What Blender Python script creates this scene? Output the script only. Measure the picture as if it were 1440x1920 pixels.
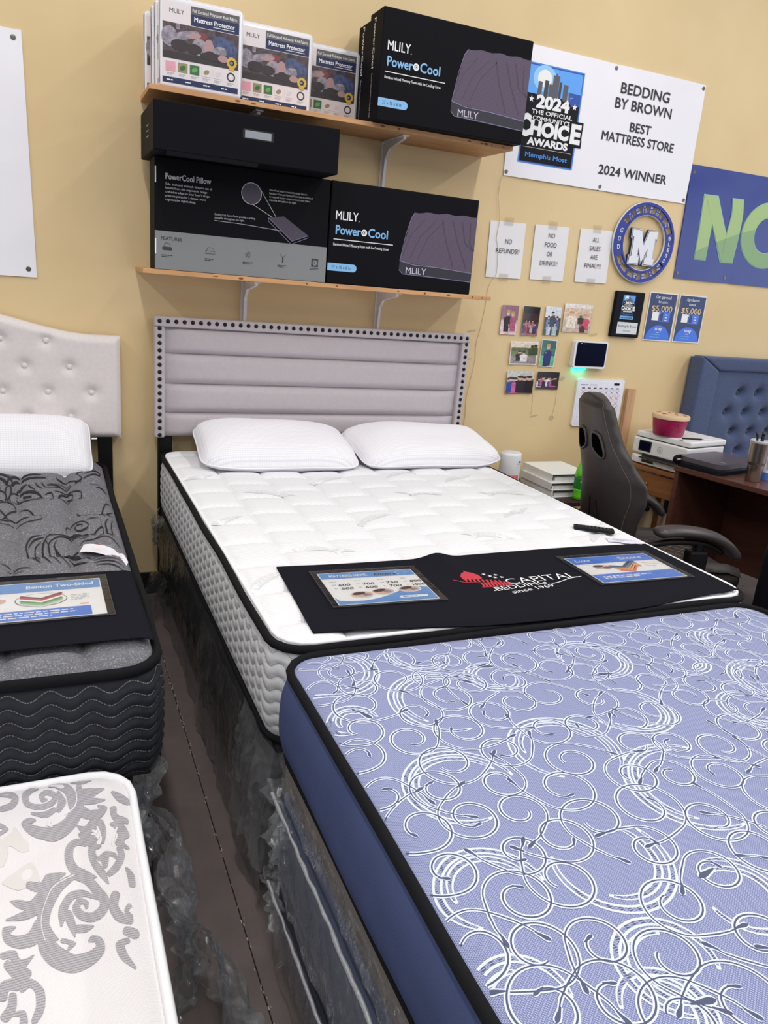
import bpy, bmesh, math, random
from mathutils import Vector, Matrix, noise
for o in list(bpy.data.objects): bpy.data.objects.remove(o, do_unlink=True)
SC = bpy.context.scene; COL = SC.collection
PI = math.pi
# ------------------------------------------------------------------ camera
CAM_POS = Vector((-0.848, -3.691, 1.588)); YAW, PITCH, ROLL = math.radians(-24.44), math.radians(-16.70), math.radians(4.97)
_f = Vector((-math.sin(YAW)*math.cos(PITCH), math.cos(YAW)*math.cos(PITCH), math.sin(PITCH)))
_r0 = Vector((math.cos(YAW), math.sin(YAW), 0)); _u0 = _r0.cross(_f)
_r = math.cos(ROLL)*_r0 + math.sin(ROLL)*_u0; _u = -math.sin(ROLL)*_r0 + math.cos(ROLL)*_u0
cd = bpy.data.cameras.new('camera'); cam = bpy.data.objects.new('camera', cd); COL.objects.link(cam)
cd.sensor_fit = 'VERTICAL'; cd.sensor_height = 36; cd.sensor_width = 36; cd.lens = 36*1440.4/1920; cd.clip_start = .02
cam.matrix_world = Matrix(((_r.x,_u.x,-_f.x,CAM_POS.x),(_r.y,_u.y,-_f.y,CAM_POS.y),(_r.z,_u.z,-_f.z,CAM_POS.z),(0,0,0,1)))
SC.camera = cam
# ------------------------------------------------------------------ light: the store's ceiling rows and its bounced ambience
SC.view_settings.view_transform = 'Standard'; SC.view_settings.look = 'None'; SC.view_settings.gamma = 1
SC.view_settings.use_curve_mapping = False; SC.view_settings.exposure = 0.04
W = bpy.data.worlds.new('world'); SC.world = W; W.use_nodes = True
W.node_tree.nodes['Background'].inputs[0].default_value = (.95,.97,1.0,1); W.node_tree.nodes['Background'].inputs[1].default_value = 0.37
for i, lx in enumerate((-3.5, -1.0, 1.5, 4.0)):
    ld = bpy.data.lights.new('ceiling_strip_light', 'AREA'); ld.shape = 'RECTANGLE'; ld.size = .16; ld.size_y = 6.4
    ld.energy = (94,88,90,104)[i]; ld.color = (1.0,.975,.95)
    lo = bpy.data.objects.new('ceiling_strip_light', ld); COL.objects.link(lo); lo.location = (lx, -3.95, 4.2)
ld = bpy.data.lights.new('storefront_window_daylight', 'AREA'); ld.shape = 'RECTANGLE'; ld.size = 6.0; ld.size_y = 2.4; ld.energy = 85; ld.color = (.78,.88,1.0)
lo = bpy.data.objects.new('storefront_window_daylight', ld); COL.objects.link(lo); lo.location = (6.3, -4.6, 1.7); lo.rotation_euler = (PI/2, 0, PI/2)
# ------------------------------------------------------------------ helpers
def lin(c):
    return tuple(((v/255)/12.92 if v/255 <= .04045 else ((v/255+.055)/1.055)**2.4) for v in c) + (1,)
MATS = {}
def M(name, col=(200,200,200), rough=.6, metal=0, noise_s=0, noise_a=0, bump=0, bump_s=200, spec=.5, emit=0, sheen=0, coat=0):
    if name in MATS: return MATS[name]
    m = bpy.data.materials.new(name); m.use_nodes = True; nt = m.node_tree; b = nt.nodes['Principled BSDF']
    c = lin(col); b.inputs['Base Color'].default_value = c; b.inputs['Roughness'].default_value = rough; b.inputs['Metallic'].default_value = metal
    b.inputs['Specular IOR Level'].default_value = spec
    if sheen: b.inputs['Sheen Weight'].default_value = sheen
    if coat: b.inputs['Coat Weight'].default_value = coat; b.inputs['Coat Roughness'].default_value = .1
    if emit: b.inputs['Emission Color'].default_value = c; b.inputs['Emission Strength'].default_value = emit
    tc = nt.nodes.new('ShaderNodeTexCoord')
    if noise_a:
        n = nt.nodes.new('ShaderNodeTexNoise'); n.inputs['Scale'].default_value = noise_s; n.inputs['Detail'].default_value = 6
        nt.links.new(tc.outputs['Object'], n.inputs['Vector'])
        mx = nt.nodes.new('ShaderNodeMix'); mx.data_type = 'RGBA'
        mx.inputs[6].default_value = tuple(max(0,v*(1-noise_a)) for v in c[:3])+(1,); mx.inputs[7].default_value = tuple(min(1,v*(1+noise_a)) for v in c[:3])+(1,)
        mr = nt.nodes.new('ShaderNodeMapRange'); mr.inputs[1].default_value = .3; mr.inputs[2].default_value = .7
        nt.links.new(n.outputs['Fac'], mr.inputs[0]); nt.links.new(mr.outputs[0], mx.inputs[0]); nt.links.new(mx.outputs[2], b.inputs['Base Color'])
    if bump:
        n2 = nt.nodes.new('ShaderNodeTexNoise'); n2.inputs['Scale'].default_value = bump_s; n2.inputs['Detail'].default_value = 3
        nt.links.new(tc.outputs['Object'], n2.inputs['Vector'])
        bp = nt.nodes.new('ShaderNodeBump'); bp.inputs['Strength'].default_value = bump; bp.inputs['Distance'].default_value = .002
        nt.links.new(n2.outputs['Fac'], bp.inputs['Height']); nt.links.new(bp.outputs[0], b.inputs['Normal'])
    MATS[name] = m; return m
def nd(nt, typ, **kw):
    n = nt.nodes.new(typ)
    for k, v in kw.items(): setattr(n, k, v)
    return n
def mth(nt, op, a, b=None):
    n = nt.nodes.new('ShaderNodeMath'); n.operation = op
    for i, v in enumerate((a, b)):
        if v is None: continue
        if isinstance(v, (int, float)): n.inputs[i].default_value = v
        else: nt.links.new(v, n.inputs[i])
    return n.outputs[0]
def mixc(nt, fac, a, b):
    mx = nt.nodes.new('ShaderNodeMix'); mx.data_type = 'RGBA'
    nt.links.new(fac, mx.inputs[0])
    for i, v in ((6,a),(7,b)):
        if isinstance(v, tuple): mx.inputs[i].default_value = v
        else: nt.links.new(v, mx.inputs[i])
    return mx.outputs[2]
WM = {}
class MB:
    def __init__(s): s.v=[]; s.f=[]; s.m=[]; s.uv=[]
    def add(s, vs, fs, mi=0):
        o=len(s.v); s.v += [Vector(p) for p in vs]; s.f += [tuple(i+o for i in f) for f in fs]; s.m += [mi]*len(fs); return s
    def box(s, x0,x1,y0,y1,z0,z1, bev=0, seg=2, mi=0, mat=None):
        bm = bmesh.new(); bmesh.ops.create_cube(bm, size=1)
        for v in bm.verts: v.co = Vector(((x0+x1)/2+v.co.x*(x1-x0), (y0+y1)/2+v.co.y*(y1-y0), (z0+z1)/2+v.co.z*(z1-z0)))
        if bev: bmesh.ops.bevel(bm, geom=bm.edges[:], offset=bev, segments=seg, affect='EDGES', profile=.5)
        return s.bm(bm, mi, mat)
    def bm(s, bm, mi=0, mat=None):
        bm.verts.index_update(); vs=[(mat@v.co if mat else v.co.copy()) for v in bm.verts]; fs=[tuple(v.index for v in f.verts) for f in bm.faces]; bm.free()
        return s.add(vs, fs, mi)
    def grid(s, rows, mi=0, closeu=False, closev=False):
        nr=len(rows); nc=len(rows[0]); fs=[]
        for i in range(nr if closev else nr-1):
            for j in range(nc if closeu else nc-1):
                a=i*nc+j; b=i*nc+(j+1)%nc; c=((i+1)%nr)*nc+(j+1)%nc; d=((i+1)%nr)*nc+j; fs.append((a,b,c,d))
        return s.add([p for r in rows for p in r], fs, mi)
    def tube(s, path, r, n=8, mi=0, closed=False, cap=True, flat=1.0):
        P=[Vector(p) for p in path]; L=len(P); rows=[]; up=Vector((0,0,1))
        for i,p in enumerate(P):
            a=P[(i-1)%L] if closed else P[max(i-1,0)]; b=P[(i+1)%L] if closed else P[min(i+1,L-1)]
            t=(b-a).normalized(); sd=t.cross(up)
            if sd.length<1e-3: sd=t.cross(Vector((1,0,0)))
            sd.normalize(); uu=sd.cross(t)
            rr=r[i] if isinstance(r,(list,tuple)) else r
            rows.append([p+sd*rr*math.cos(2*PI*k/n)+uu*rr*flat*math.sin(2*PI*k/n) for k in range(n)])
        o=len(s.v); s.grid(rows, mi, closeu=True, closev=closed)
        if cap and not closed:
            s.f.append(tuple(o+k for k in range(n))[::-1]); s.m.append(mi); e=o+(L-1)*n; s.f.append(tuple(e+k for k in range(n))); s.m.append(mi)
        return s
    def lathe(s, prof, cx, cy, n=32, mi=0, sx=1, sy=1):
        rows=[[Vector((cx+r*sx*math.cos(2*PI*k/n), cy+r*sy*math.sin(2*PI*k/n), z)) for k in range(n)] for r,z in prof]
        o=len(s.v); s.grid(rows, mi, closeu=True)
        if prof[0][0]>1e-4: s.f.append(tuple(o+k for k in range(n))[::-1]); s.m.append(mi)
        if prof[-1][0]>1e-4: e=o+(len(prof)-1)*n; s.f.append(tuple(e+k for k in range(n))); s.m.append(mi)
        return s
    def prism(s, pts, axis, a, b, mi=0):
        # extrude 2D polygon; axis 'y': pts=(x,z); 'z': pts=(x,y); 'x': pts=(y,z)
        def P(p,t): return {'y':(p[0],t,p[1]),'z':(p[0],p[1],t),'x':(t,p[0],p[1])}[axis]
        n=len(pts); vs=[P(p,a) for p in pts]+[P(p,b) for p in pts]
        fs=[tuple(range(n)), tuple(range(2*n-1,n-1,-1))]+[(i,i+n,(i+1)%n+n,(i+1)%n) for i in range(n)]
        return s.add(vs, fs, mi)
def setmats(o, mats):
    for m in (mats if isinstance(mats,(list,tuple)) else [mats]): o.data.materials.append(m)
def obj(name, mb, mats, parent=None, smooth=False, local=False, uv=None, fixn=False, auto=None):
    me = bpy.data.meshes.new(name)
    vs = mb.v
    if parent is not None and not local:
        inv = WM[parent.name].inverted(); vs = [inv@v for v in vs]
    base = None
    if parent is None and not local:
        xs=[v.x for v in vs]; ys=[v.y for v in vs]; zs=[v.z for v in vs]
        base = Vector(((min(xs)+max(xs))/2,(min(ys)+max(ys))/2,min(zs))); vs=[v-base for v in vs]
    me.from_pydata([tuple(v) for v in vs], [], mb.f)
    setm = mats if isinstance(mats,(list,tuple)) else [mats]
    for m in setm: me.materials.append(m)
    if any(mb.m): me.polygons.foreach_set('material_index', mb.m)
    if smooth: me.polygons.foreach_set('use_smooth', [True]*len(me.polygons))
    if uv:
        ul = me.uv_layers.new(name='UVMap'); flat=[]
        for l in me.loops: flat += uv[l.vertex_index]
        ul.data.foreach_set('uv', flat)
    if fixn:
        b=bmesh.new(); b.from_mesh(me); bmesh.ops.recalc_face_normals(b, faces=b.faces[:]); b.to_mesh(me); b.free()
    me.update(); o = bpy.data.objects.new(name, me); COL.objects.link(o)
    if auto is not None:
        try:
            me.polygons.foreach_set('use_smooth', [True]*len(me.polygons)); me.set_sharp_from_angle(angle=math.radians(auto))
        except Exception: pass
    if parent is not None: o.parent = parent; WM[o.name] = WM[parent.name]
    elif base is not None: o.location = base; WM[o.name] = Matrix.Translation(base)
    else: WM[o.name] = Matrix.Identity(4)
    return o
def tag(o, label, cat, group=None, kind=None):
    o['label']=label
    if cat: o['category']=cat
    if group: o['group']=group
    if kind: o['kind']=kind
    return o
def thing(name, label, cat, loc=(0,0,0), rz=0, group=None, rot=None):
    o = bpy.data.objects.new(name, None); COL.objects.link(o); o.location = loc; o.rotation_euler = rot if rot else (0,0,rz); o.empty_display_size=.05
    WM[o.name] = Matrix.Translation(Vector(loc)) @ (o.rotation_euler.to_matrix().to_4x4())
    return tag(o, label, cat, group)
def struct(name, mb, mats, label, **k):
    o = obj(name, mb, mats, **k); o['kind']='structure'; o['label']=label; return o
def child_copy(src, parent, name, offset):
    c = src.copy(); COL.objects.link(c); c.name = name; c.parent = parent; c.location = offset; return c
# flat print: text and shapes on a plane
_TC = {}
def textpolys(s, bold=0, shear=0, spacing=1.0):
    k=(s,bold,shear,spacing)
    if k in _TC: return _TC[k]
    cu = bpy.data.curves.new('t','FONT'); cu.body=s; cu.size=1; cu.offset=bold; cu.shear=shear; cu.space_character=spacing; cu.resolution_u=3
    cu.dimensions='2D'; cu.fill_mode='BOTH'
    ob = bpy.data.objects.new('t',cu); me = bpy.data.meshes.new_from_object(ob)
    vs=[(v.co.x,v.co.y) for v in me.vertices]; fs=[tuple(p.vertices) for p in me.polygons]
    bpy.data.objects.remove(ob); bpy.data.curves.remove(cu); bpy.data.meshes.remove(me)
    if not vs: vs=[(0,0),(.01,0),(0,.01)]; fs=[(0,1,2)]
    x0=min(v[0] for v in vs); x1=max(v[0] for v in vs); vs=[(x-x0,y) for x,y in vs]
    _TC[k]=(vs,fs,x1-x0); return _TC[k]
class Print:
    def __init__(s, O, U, V, step=.0004, surf=None):
        s.O=Vector(O); s.U=Vector(U).normalized(); s.V=Vector(V).normalized(); s.N=s.U.cross(s.V); s.step=step; s.mb=MB(); s.mats=[]; s.surf=surf; s.q=0
    def mi(s,m):
        if m not in s.mats: s.mats.append(m)
        return s.mats.index(m)
    def P(s,u,v,lay):
        if s.surf: return s.surf(u,v)+Vector((0,0,s.step*(lay+1)))
        return s.O+s.U*u+s.V*v+s.N*s.step*(lay+1)
    def poly(s,pts,m,lay=0): lay=lay+(s.q%20)*.045; s.q+=1; s.mb.add([s.P(u,v,lay) for u,v in pts],[tuple(range(len(pts)))],s.mi(m)); return s
    def rect(s,u0,v0,u1,v1,m,lay=0): return s.poly([(u0,v0),(u1,v0),(u1,v1),(u0,v1)],m,lay)
    def rrect(s,u0,v0,u1,v1,r,m,lay=0,corners=(1,1,1,1)):
        pts=[]
        for (cx,cy,a),on in zip(((u0+r,v0+r,PI),(u1-r,v0+r,1.5*PI),(u1-r,v1-r,0),(u0+r,v1-r,.5*PI)),corners):
            if on: pts += [(cx+r*math.cos(a+k*PI/12),cy+r*math.sin(a+k*PI/12)) for k in range(7)]
            else: pts.append((u0 if cx<(u0+u1)/2 else u1, v0 if cy<(v0+v1)/2 else v1))
        return s.poly(pts,m,lay)
    def ell(s,cu,cv,ru,rv,m,lay=0,n=24,rot=0): return s.poly([(cu+ru*math.cos(a)*math.cos(rot)-rv*math.sin(a)*math.sin(rot),cv+ru*math.cos(a)*math.sin(rot)+rv*math.sin(a)*math.cos(rot)) for a in (2*PI*k/n for k in range(n))],m,lay)
    def ring(s,cu,cv,r,w,m,lay=0,n=28,a0=0,a1=2*PI): return s.line([(cu+r*math.cos(a0+(a1-a0)*k/n),cv+r*math.sin(a0+(a1-a0)*k/n)) for k in range(n+1)],w,m,lay)
    def line(s,pts,w,m,lay=0):
        L=[];R=[];n=len(pts)
        for i in range(n):
            a=pts[max(i-1,0)];b=pts[min(i+1,n-1)];dx,dy=b[0]-a[0],b[1]-a[1];l=math.hypot(dx,dy) or 1
            ww=(w[i] if isinstance(w,(list,tuple)) else w)/2
            L.append(s.P(pts[i][0]-dy/l*ww,pts[i][1]+dx/l*ww,lay)); R.append(s.P(pts[i][0]+dy/l*ww,pts[i][1]-dx/l*ww,lay))
        s.mb.grid([R,L],s.mi(m)); return s
    def star(s,cu,cv,r,m,lay=0): return s.poly([(cu+(r if k%2==0 else r*.4)*math.sin(k*PI/5),cv+(r if k%2==0 else r*.4)*math.cos(k*PI/5)) for k in range(10)],m,lay)
    def text(s,t,u,v,h,m,lay=2,width=None,align='L',bold=0.0,shear=0,rot=0,spacing=1.0):
        thick=0<bold<.05
        vs,fs,w=textpolys(t,0 if thick else bold,shear,spacing); k=h/.70; kx=(width/w) if width else k
        tw=w*kx; off={'L':0,'C':-tw/2,'R':-tw}[align]; ca,sa=math.cos(rot),math.sin(rot)
        for q,(ox,oy) in enumerate(((0,0),(1,0),(-1,0),(0,1),(0,-1)) if thick else ((0,0),)):
            pts=[]
            for x,y in vs:
                a=x*kx+off+ox*bold*h*.9; b=y*k+oy*bold*h*.9; pts.append(s.P(u+a*ca-b*sa,v+a*sa+b*ca,lay+.06*q))
            s.mb.add(pts,fs,s.mi(m))
        return s
    def scrib(s,u,v,w,h,m,lay=2,rows=1,seed=0,gap=1.7):
        # tiny unreadable print: short word dashes
        rnd=random.Random(seed)
        for r in range(rows):
            x=u; end=u+w*(1 if r<rows-1 else .7)*rnd.uniform(.85,1)
            while x<end:
                l=min(rnd.uniform(1.2,4)*h,end-x); s.rect(x,v-r*h*gap,x+l,v-r*h*gap+h,m,lay); x+=l+h*.7
        return s
    def build(s,name,parent): return obj(name,s.mb,s.mats,parent)
def sdf_in(x,y,x0,x1,y0,y1,r):
    qx=abs(x-(x0+x1)/2)-(x1-x0)/2+r; qy=abs(y-(y0+y1)/2)-(y1-y0)/2+r
    return -(math.hypot(max(qx,0),max(qy,0))+min(max(qx,qy),0)-r)
def sm(t): t=max(0,min(1,t)); return t*t*(3-2*t)
def catmull(P,n=5,closed=False):
    out=[];L=len(P)
    for i in range(L if closed else L-1):
        p0=P[(i-1)%L] if closed else P[max(i-1,0)];p1=P[i];p2=P[(i+1)%L];p3=P[(i+2)%L] if closed else P[min(i+2,L-1)]
        for k in range(n):
            t=k/n; out.append(tuple(.5*((2*b)+(-a+c)*t+(2*a-5*b+4*c-d)*t*t+(-a+3*b-3*c+d)*t**3) for a,b,c,d in zip(p0,p1,p2,p3)))
    if not closed: out.append(tuple(P[-1]))
    return out
def perimeter(x0,x1,y0,y1,r,step):
    pts=[];s=0
    segs=[((x1-r,y0),(x0+r,y0)),]
    def ln(a,b):
        n=max(1,int(math.hypot(b[0]-a[0],b[1]-a[1])/step)); nx,ny=(b[1]-a[1]),-(b[0]-a[0]); l=math.hypot(nx,ny)
        return [((a[0]+(b[0]-a[0])*k/n,a[1]+(b[1]-a[1])*k/n),(nx/l,ny/l)) for k in range(n)]
    def arc(cx,cy,a0):
        n=max(4,int(r*PI/2/step)); return [((cx+r*math.cos(a0+PI/2*k/n),cy+r*math.sin(a0+PI/2*k/n)),(math.cos(a0+PI/2*k/n),math.sin(a0+PI/2*k/n))) for k in range(n)]
    pts += ln((x0+r,y0),(x1-r,y0)); pts += arc(x1-r,y0+r,-PI/2); pts += ln((x1,y0+r),(x1,y1-r)); pts += arc(x1-r,y1-r,0)
    pts += ln((x1-r,y1),(x0+r,y1)); pts += arc(x0+r,y1-r,PI/2); pts += ln((x0,y1-r),(x0,y0+r)); pts += arc(x0+r,y0+r,PI)
    return pts
class Mattress:
    def __init__(s, root, x0,x1,y0,y1,zb,zt,r, step, quilt, drop=.02, roll=.06, wob=.004, seed=1, crown=0):
        s.root=root; s.b=(x0,x1,y0,y1); s.zb=zb; s.zt=zt; s.r=r; s.quilt=quilt; s.drop=drop; s.roll=roll; s.step=step; s.wob=wob; s.seed=seed; s.crown=crown
    def d(s,x,y): return sdf_in(x,y,*s.b,s.r)
    def z(s,x,y):
        d=max(0,s.d(x,y)); t=min(d/s.roll,1)
        return s.zt - s.drop*(1-t)**2 + s.quilt(x,y)*sm(d/.04) + s.crown*min(d/.5,1)
    def top(s,name,mat):
        x0,x1,y0,y1=s.b; r=s.r; nx=int((x1-x0)/s.step); ny=int((y1-y0)/s.step); rows=[]
        for j in range(ny+1):
            row=[]
            for i in range(nx+1):
                x=x0+(x1-x0)*i/nx; y=y0+(y1-y0)*j/ny
                cx=x0+r if x<x0+r else (x1-r if x>x1-r else None); cy=y0+r if y<y0+r else (y1-r if y>y1-r else None)
                if cx is not None and cy is not None:
                    a=(x-cx)/r; b=(y-cy)/r; x=cx+r*a*math.sqrt(1-b*b/2); y=cy+r*b*math.sqrt(1-a*a/2)
                row.append((x,y,s.z(x,y)))
            rows.append(row)
        return obj(name,MB().grid(rows),mat,s.root,smooth=True)
    def side(s,name,mat,disp,bulge=.012,nz=30,step=.012,zlo=0,zhi=0):
        per=perimeter(*s.b,s.r,step); n=len(per); rows=[];uv=[];S=[0]
        for k in range(1,n+1):
            a=per[k-1][0];b=per[k%n][0]; S.append(S[-1]+math.hypot(a[0]-b[0],a[1]-b[1]))
        za=s.zb+zlo; zc=s.zt-s.drop-zhi
        for j in range(nz+1):
            t=j/nz; z=za+(zc-za)*t; row=[]
            for k in range(n+1):
                (x,y),(nx,ny)=per[k%n]
                e=bulge*(1-abs(2*t-1)**3)+disp(S[k],z)*min(1,min(t,1-t)*8)
                row.append((x+nx*e,y+ny*e,z)); uv.append((S[k],z))
            rows.append(row)
        o=obj(name,MB().grid(rows),mat,s.root,smooth=True,uv=uv); return o
    def piping(s,name,z,rad,mat,out=.003,flat=1.0,step=.03):
        per=perimeter(*s.b,s.r,step); path=[]
        for (x,y),(nx,ny) in per:
            w=s.wob*noise.noise(Vector((x*3.1,y*3.1,s.seed+z))); w2=s.wob*.8*noise.noise(Vector((x*2.7,y*2.7,s.seed+9+z)))
            path.append((x+nx*(out+w2),y+ny*(out+w2),z+w))
        return obj(name,MB().tube(path,rad,8,closed=True,flat=flat),mat,s.root,smooth=True)
    def bottom(s,name,mat):
        per=perimeter(*s.b,s.r,.05); return obj(name,MB().add([(x,y,s.zb+.004) for (x,y),_ in per],[tuple(range(len(per)))[::-1]]),mat,s.root)
    def ribbons(s,name,mats,items,parent,off=.0012,margin=.012,ls=.0005):
        mb=MB()
        rj=random.Random(99)
        for L,R,mi,lay in items:
            runL=[];runR=[]; jit=rj.random()*.45*ls
            def flush():
                if len(runL)>1: mb.grid([list(runR),list(runL)],mi)
                runL.clear(); runR.clear()
            for a,b in zip(L,R):
                if s.d(*a)>margin and s.d(*b)>margin:
                    runL.append(Vector((a[0],a[1],s.z(*a)+off+lay*ls+jit))); runR.append(Vector((b[0],b[1],s.z(*b)+off+lay*ls+jit)))
                else: flush()
            flush()
        return obj(name,mb,mats,parent,smooth=False)
def rib(pts,w):
    n=len(pts);L=[];R=[]
    for i in range(n):
        a=pts[max(i-1,0)];b=pts[min(i+1,n-1)];dx,dy=b[0]-a[0],b[1]-a[1];l=math.hypot(dx,dy) or 1
        ww=(w[i] if isinstance(w,(list,tuple)) else w)/2
        L.append((pts[i][0]-dy/l*ww,pts[i][1]+dx/l*ww)); R.append((pts[i][0]+dy/l*ww,pts[i][1]-dx/l*ww))
    return L,R
# ------------------------------------------------------------------ traced print motifs (mm, local to each mattress corner)
DAMASK_STROKES = [[[-111,-119,-115,-119],[-107,-112,-120,-111],[-107,-61,-125,-70],[-126,-21,-136,-49],[-155,-1,-155,-30],[-187,-2,-181,-31],[-209,-29,-196,-45],[-207,-71,-197,-63],[-189,-93,-187,-76],[-165,-100,-167,-82],[-145,-88,-153,-73],[-145,-55,-153,-65],[-163,-38,-163,-57],[-177,-50,-168,-61],[-173,-75,-168,-64],[-163,-76,-164,-66],[-161,-73,-161,-70]],[[-100,-28,-98,-29],[-102,-32,-95,-33],[-106,-77,-90,-83],[-115,-113,-95,-133],[-131,-143,-113,-178],[-152,-158,-142,-205],[-170,-158,-173,-194],[-188,-147,-196,-172],[-194,-140,-210,-136],[-191,-141,-196,-121],[-183,-136,-184,-129]],[[-104,-78,-104,-68],[-97,-90,-98,-56],[-75,-91,-77,-59],[-47,-69,-47,-65]],[[-107,-95,-106,-87],[-102,-107,-100,-79],[-75,-112,-75,-90],[-48,-107,-48,-100]],[[-107,-123,-104,-114],[-104,-138,-95,-111],[-85,-158,-80,-127],[-60,-162,-66,-131],[-46,-133,-62,-131],[-61,-117,-64,-124],[-64,-117,-65,-119]],[[-115,-28,-114,-20],[-90,-40,-90,-25],[-72,-31,-72,-28]],[[-192,-109,-192,-105],[-190,-113,-190,-103],[-165,-129,-167,-106],[-146,-115,-150,-100],[-145,-108,-146,-104]],[[-141,-50,-139,-49],[-143,-55,-137,-52],[-141,-85,-125,-90],[-145,-107,-136,-117],[-144,-116,-141,-119]],[[-81,-231,-77,-233],[-86,-235,-74,-242],[-90,-263,-77,-265],[-86,-294,-75,-288],[-75,-325,-63,-316],[-60,-352,-58,-351]],[[-34,-255,-30,-255],[-38,-261,-26,-261],[-37,-281,-25,-288],[-46,-304,-37,-318],[-60,-322,-54,-333],[-60,-328,-58,-332]],[[-108,-171,-106,-168],[-93,-205,-92,-176],[-73,-195,-80,-162],[-70,-190,-60,-166],[-65,-200,-53,-201],[-68,-234,-59,-238],[-66,-240,-63,-241]],[[-45,-190,-45,-187],[-43,-194,-42,-184],[-36,-204,-23,-183],[-32,-224,-10,-226],[-39,-248,-22,-244],[-18,-268,-14,-261],[-15,-268,-14,-265]],[[-105,-197,-102,-193],[-104,-207,-96,-193],[-92,-239,-76,-212],[-75,-254,-66,-237],[-68,-254,-65,-249]],[[-64,-274,-59,-275],[-69,-281,-54,-284],[-66,-305,-58,-307],[-64,-310,-61,-311]],[[-78,-271,-76,-269],[-71,-290,-72,-276],[-57,-280,-58,-265],[-46,-286,-41,-275],[-41,-294,-38,-292]],[[-90,-235,-91,-238],[-92,-228,-95,-241],[-108,-212,-107,-234],[-127,-226,-115,-240],[-132,-266,-117,-266],[-123,-305,-110,-291],[-102,-331,-95,-308],[-81,-332,-80,-326],[-79,-331,-79,-329]],[[-121,-315,-120,-310],[-119,-323,-115,-308],[-99,-342,-90,-325],[-85,-372,-71,-360],[-77,-392,-61,-392],[-80,-404,-68,-421],[-91,-411,-89,-434],[-103,-406,-111,-422],[-110,-393,-123,-392],[-108,-386,-112,-371],[-103,-390,-96,-383],[-102,-399,-98,-400]],[[-115,-312,-114,-316],[-119,-309,-115,-322],[-150,-323,-139,-345],[-170,-352,-152,-371],[-179,-392,-160,-402],[-180,-432,-159,-434],[-174,-477,-149,-464],[-155,-513,-137,-482],[-125,-534,-123,-497],[-95,-527,-104,-499],[-77,-506,-90,-492],[-78,-478,-90,-483],[-93,-465,-93,-481],[-101,-475,-100,-479]],[[-78,-382,-80,-385],[-100,-356,-101,-371],[-126,-353,-120,-372],[-142,-376,-130,-389],[-146,-401,-134,-407],[-143,-427,-141,-428]],[[-134,-394,-130,-393],[-137,-401,-124,-399],[-131,-430,-119,-429],[-122,-460,-120,-460]],[[-127,-441,-127,-436],[-123,-449,-122,-431],[-104,-455,-105,-436],[-91,-447,-92,-441],[-90,-445,-90,-443]],[[-176,-416,-172,-411],[-176,-428,-163,-414],[-164,-445,-155,-434],[-148,-458,-146,-455]],[[-144,-459,-143,-457],[-142,-465,-139,-456],[-131,-474,-120,-474],[-138,-488,-137,-491]],[[-132,-302,-131,-306],[-163,-295,-153,-324],[-174,-311,-170,-339],[-194,-302,-196,-320],[-199,-306,-199,-311]],[[-166,-336,-162,-345],[-177,-332,-162,-360],[-192,-353,-186,-378],[-207,-346,-210,-366],[-224,-343,-224,-345]],[[-175,-370,-172,-377],[-182,-364,-174,-387],[-204,-376,-199,-397],[-230,-386,-229,-390]],[[-173,-401,-168,-407],[-182,-402,-166,-420],[-193,-426,-179,-452],[-207,-429,-206,-456],[-219,-423,-229,-436],[-221,-418,-233,-404],[-213,-411,-214,-406]],[[-27,-317,-24,-315],[-25,-341,-13,-338],[-24,-368,-13,-368],[-20,-374,-17,-374]],[[-49,-374,-46,-377],[-56,-378,-42,-386],[-63,-409,-47,-410],[-53,-444,-41,-430],[-32,-459,-27,-446],[-27,-457,-25,-453]],[[-27,-414,-25,-417],[-31,-414,-25,-422],[-38,-428,-31,-429],[-31,-446,-25,-441],[-28,-447,-26,-446]],[[-34,-80,-33,-77],[-34,-85,-29,-77],[-24,-116,-13,-92],[-8,-129,-1,-105],[-1,-126,2,-119]],[[-37,-133,-33,-132],[-41,-140,-28,-139],[-38,-176,-28,-162],[-14,-193,-10,-174],[-9,-190,-7,-184]],[[-45,-469,-43,-465],[-43,-478,-37,-462],[-28,-492,-21,-473],[-20,-490,-18,-484]],[[-36,-489,-35,-493],[-41,-486,-36,-499],[-58,-495,-44,-503],[-53,-528,-41,-523],[-34,-553,-31,-549],[-32,-553,-31,-552]],[[-235,-465,-235,-461],[-231,-470,-233,-456],[-219,-474,-213,-458],[-203,-500,-204,-478],[-184,-475,-185,-473]],[[-229,-479,-227,-475],[-227,-489,-220,-476],[-211,-516,-188,-508],[-214,-511,-204,-536],[-232,-513,-220,-533],[-236,-540,-222,-549],[-232,-549,-228,-551]],[[-215,-537,-212,-539],[-219,-540,-209,-544],[-221,-561,-209,-571],[-230,-578,-218,-590],[-227,-587,-224,-590]],[[-203,-541,-204,-539],[-200,-543,-204,-534],[-190,-538,-189,-522],[-182,-551,-170,-549],[-181,-576,-169,-583],[-187,-599,-179,-606],[-186,-605,-183,-607]],[[-259,-18,-259,-11],[-255,-28,-254,-6],[-236,-39,-231,-16],[-231,-45,-217,-48],[-235,-58,-227,-81],[-254,-65,-250,-84],[-256,-73,-255,-78]],[[-257,-127,-255,-122],[-255,-137,-250,-121],[-244,-144,-233,-147],[-253,-154,-249,-163],[-253,-158,-252,-161]],[[-216,-581,-216,-579],[-214,-583,-215,-577],[-203,-588,-197,-578],[-203,-599,-192,-601],[-199,-605,-196,-605]]]
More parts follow.
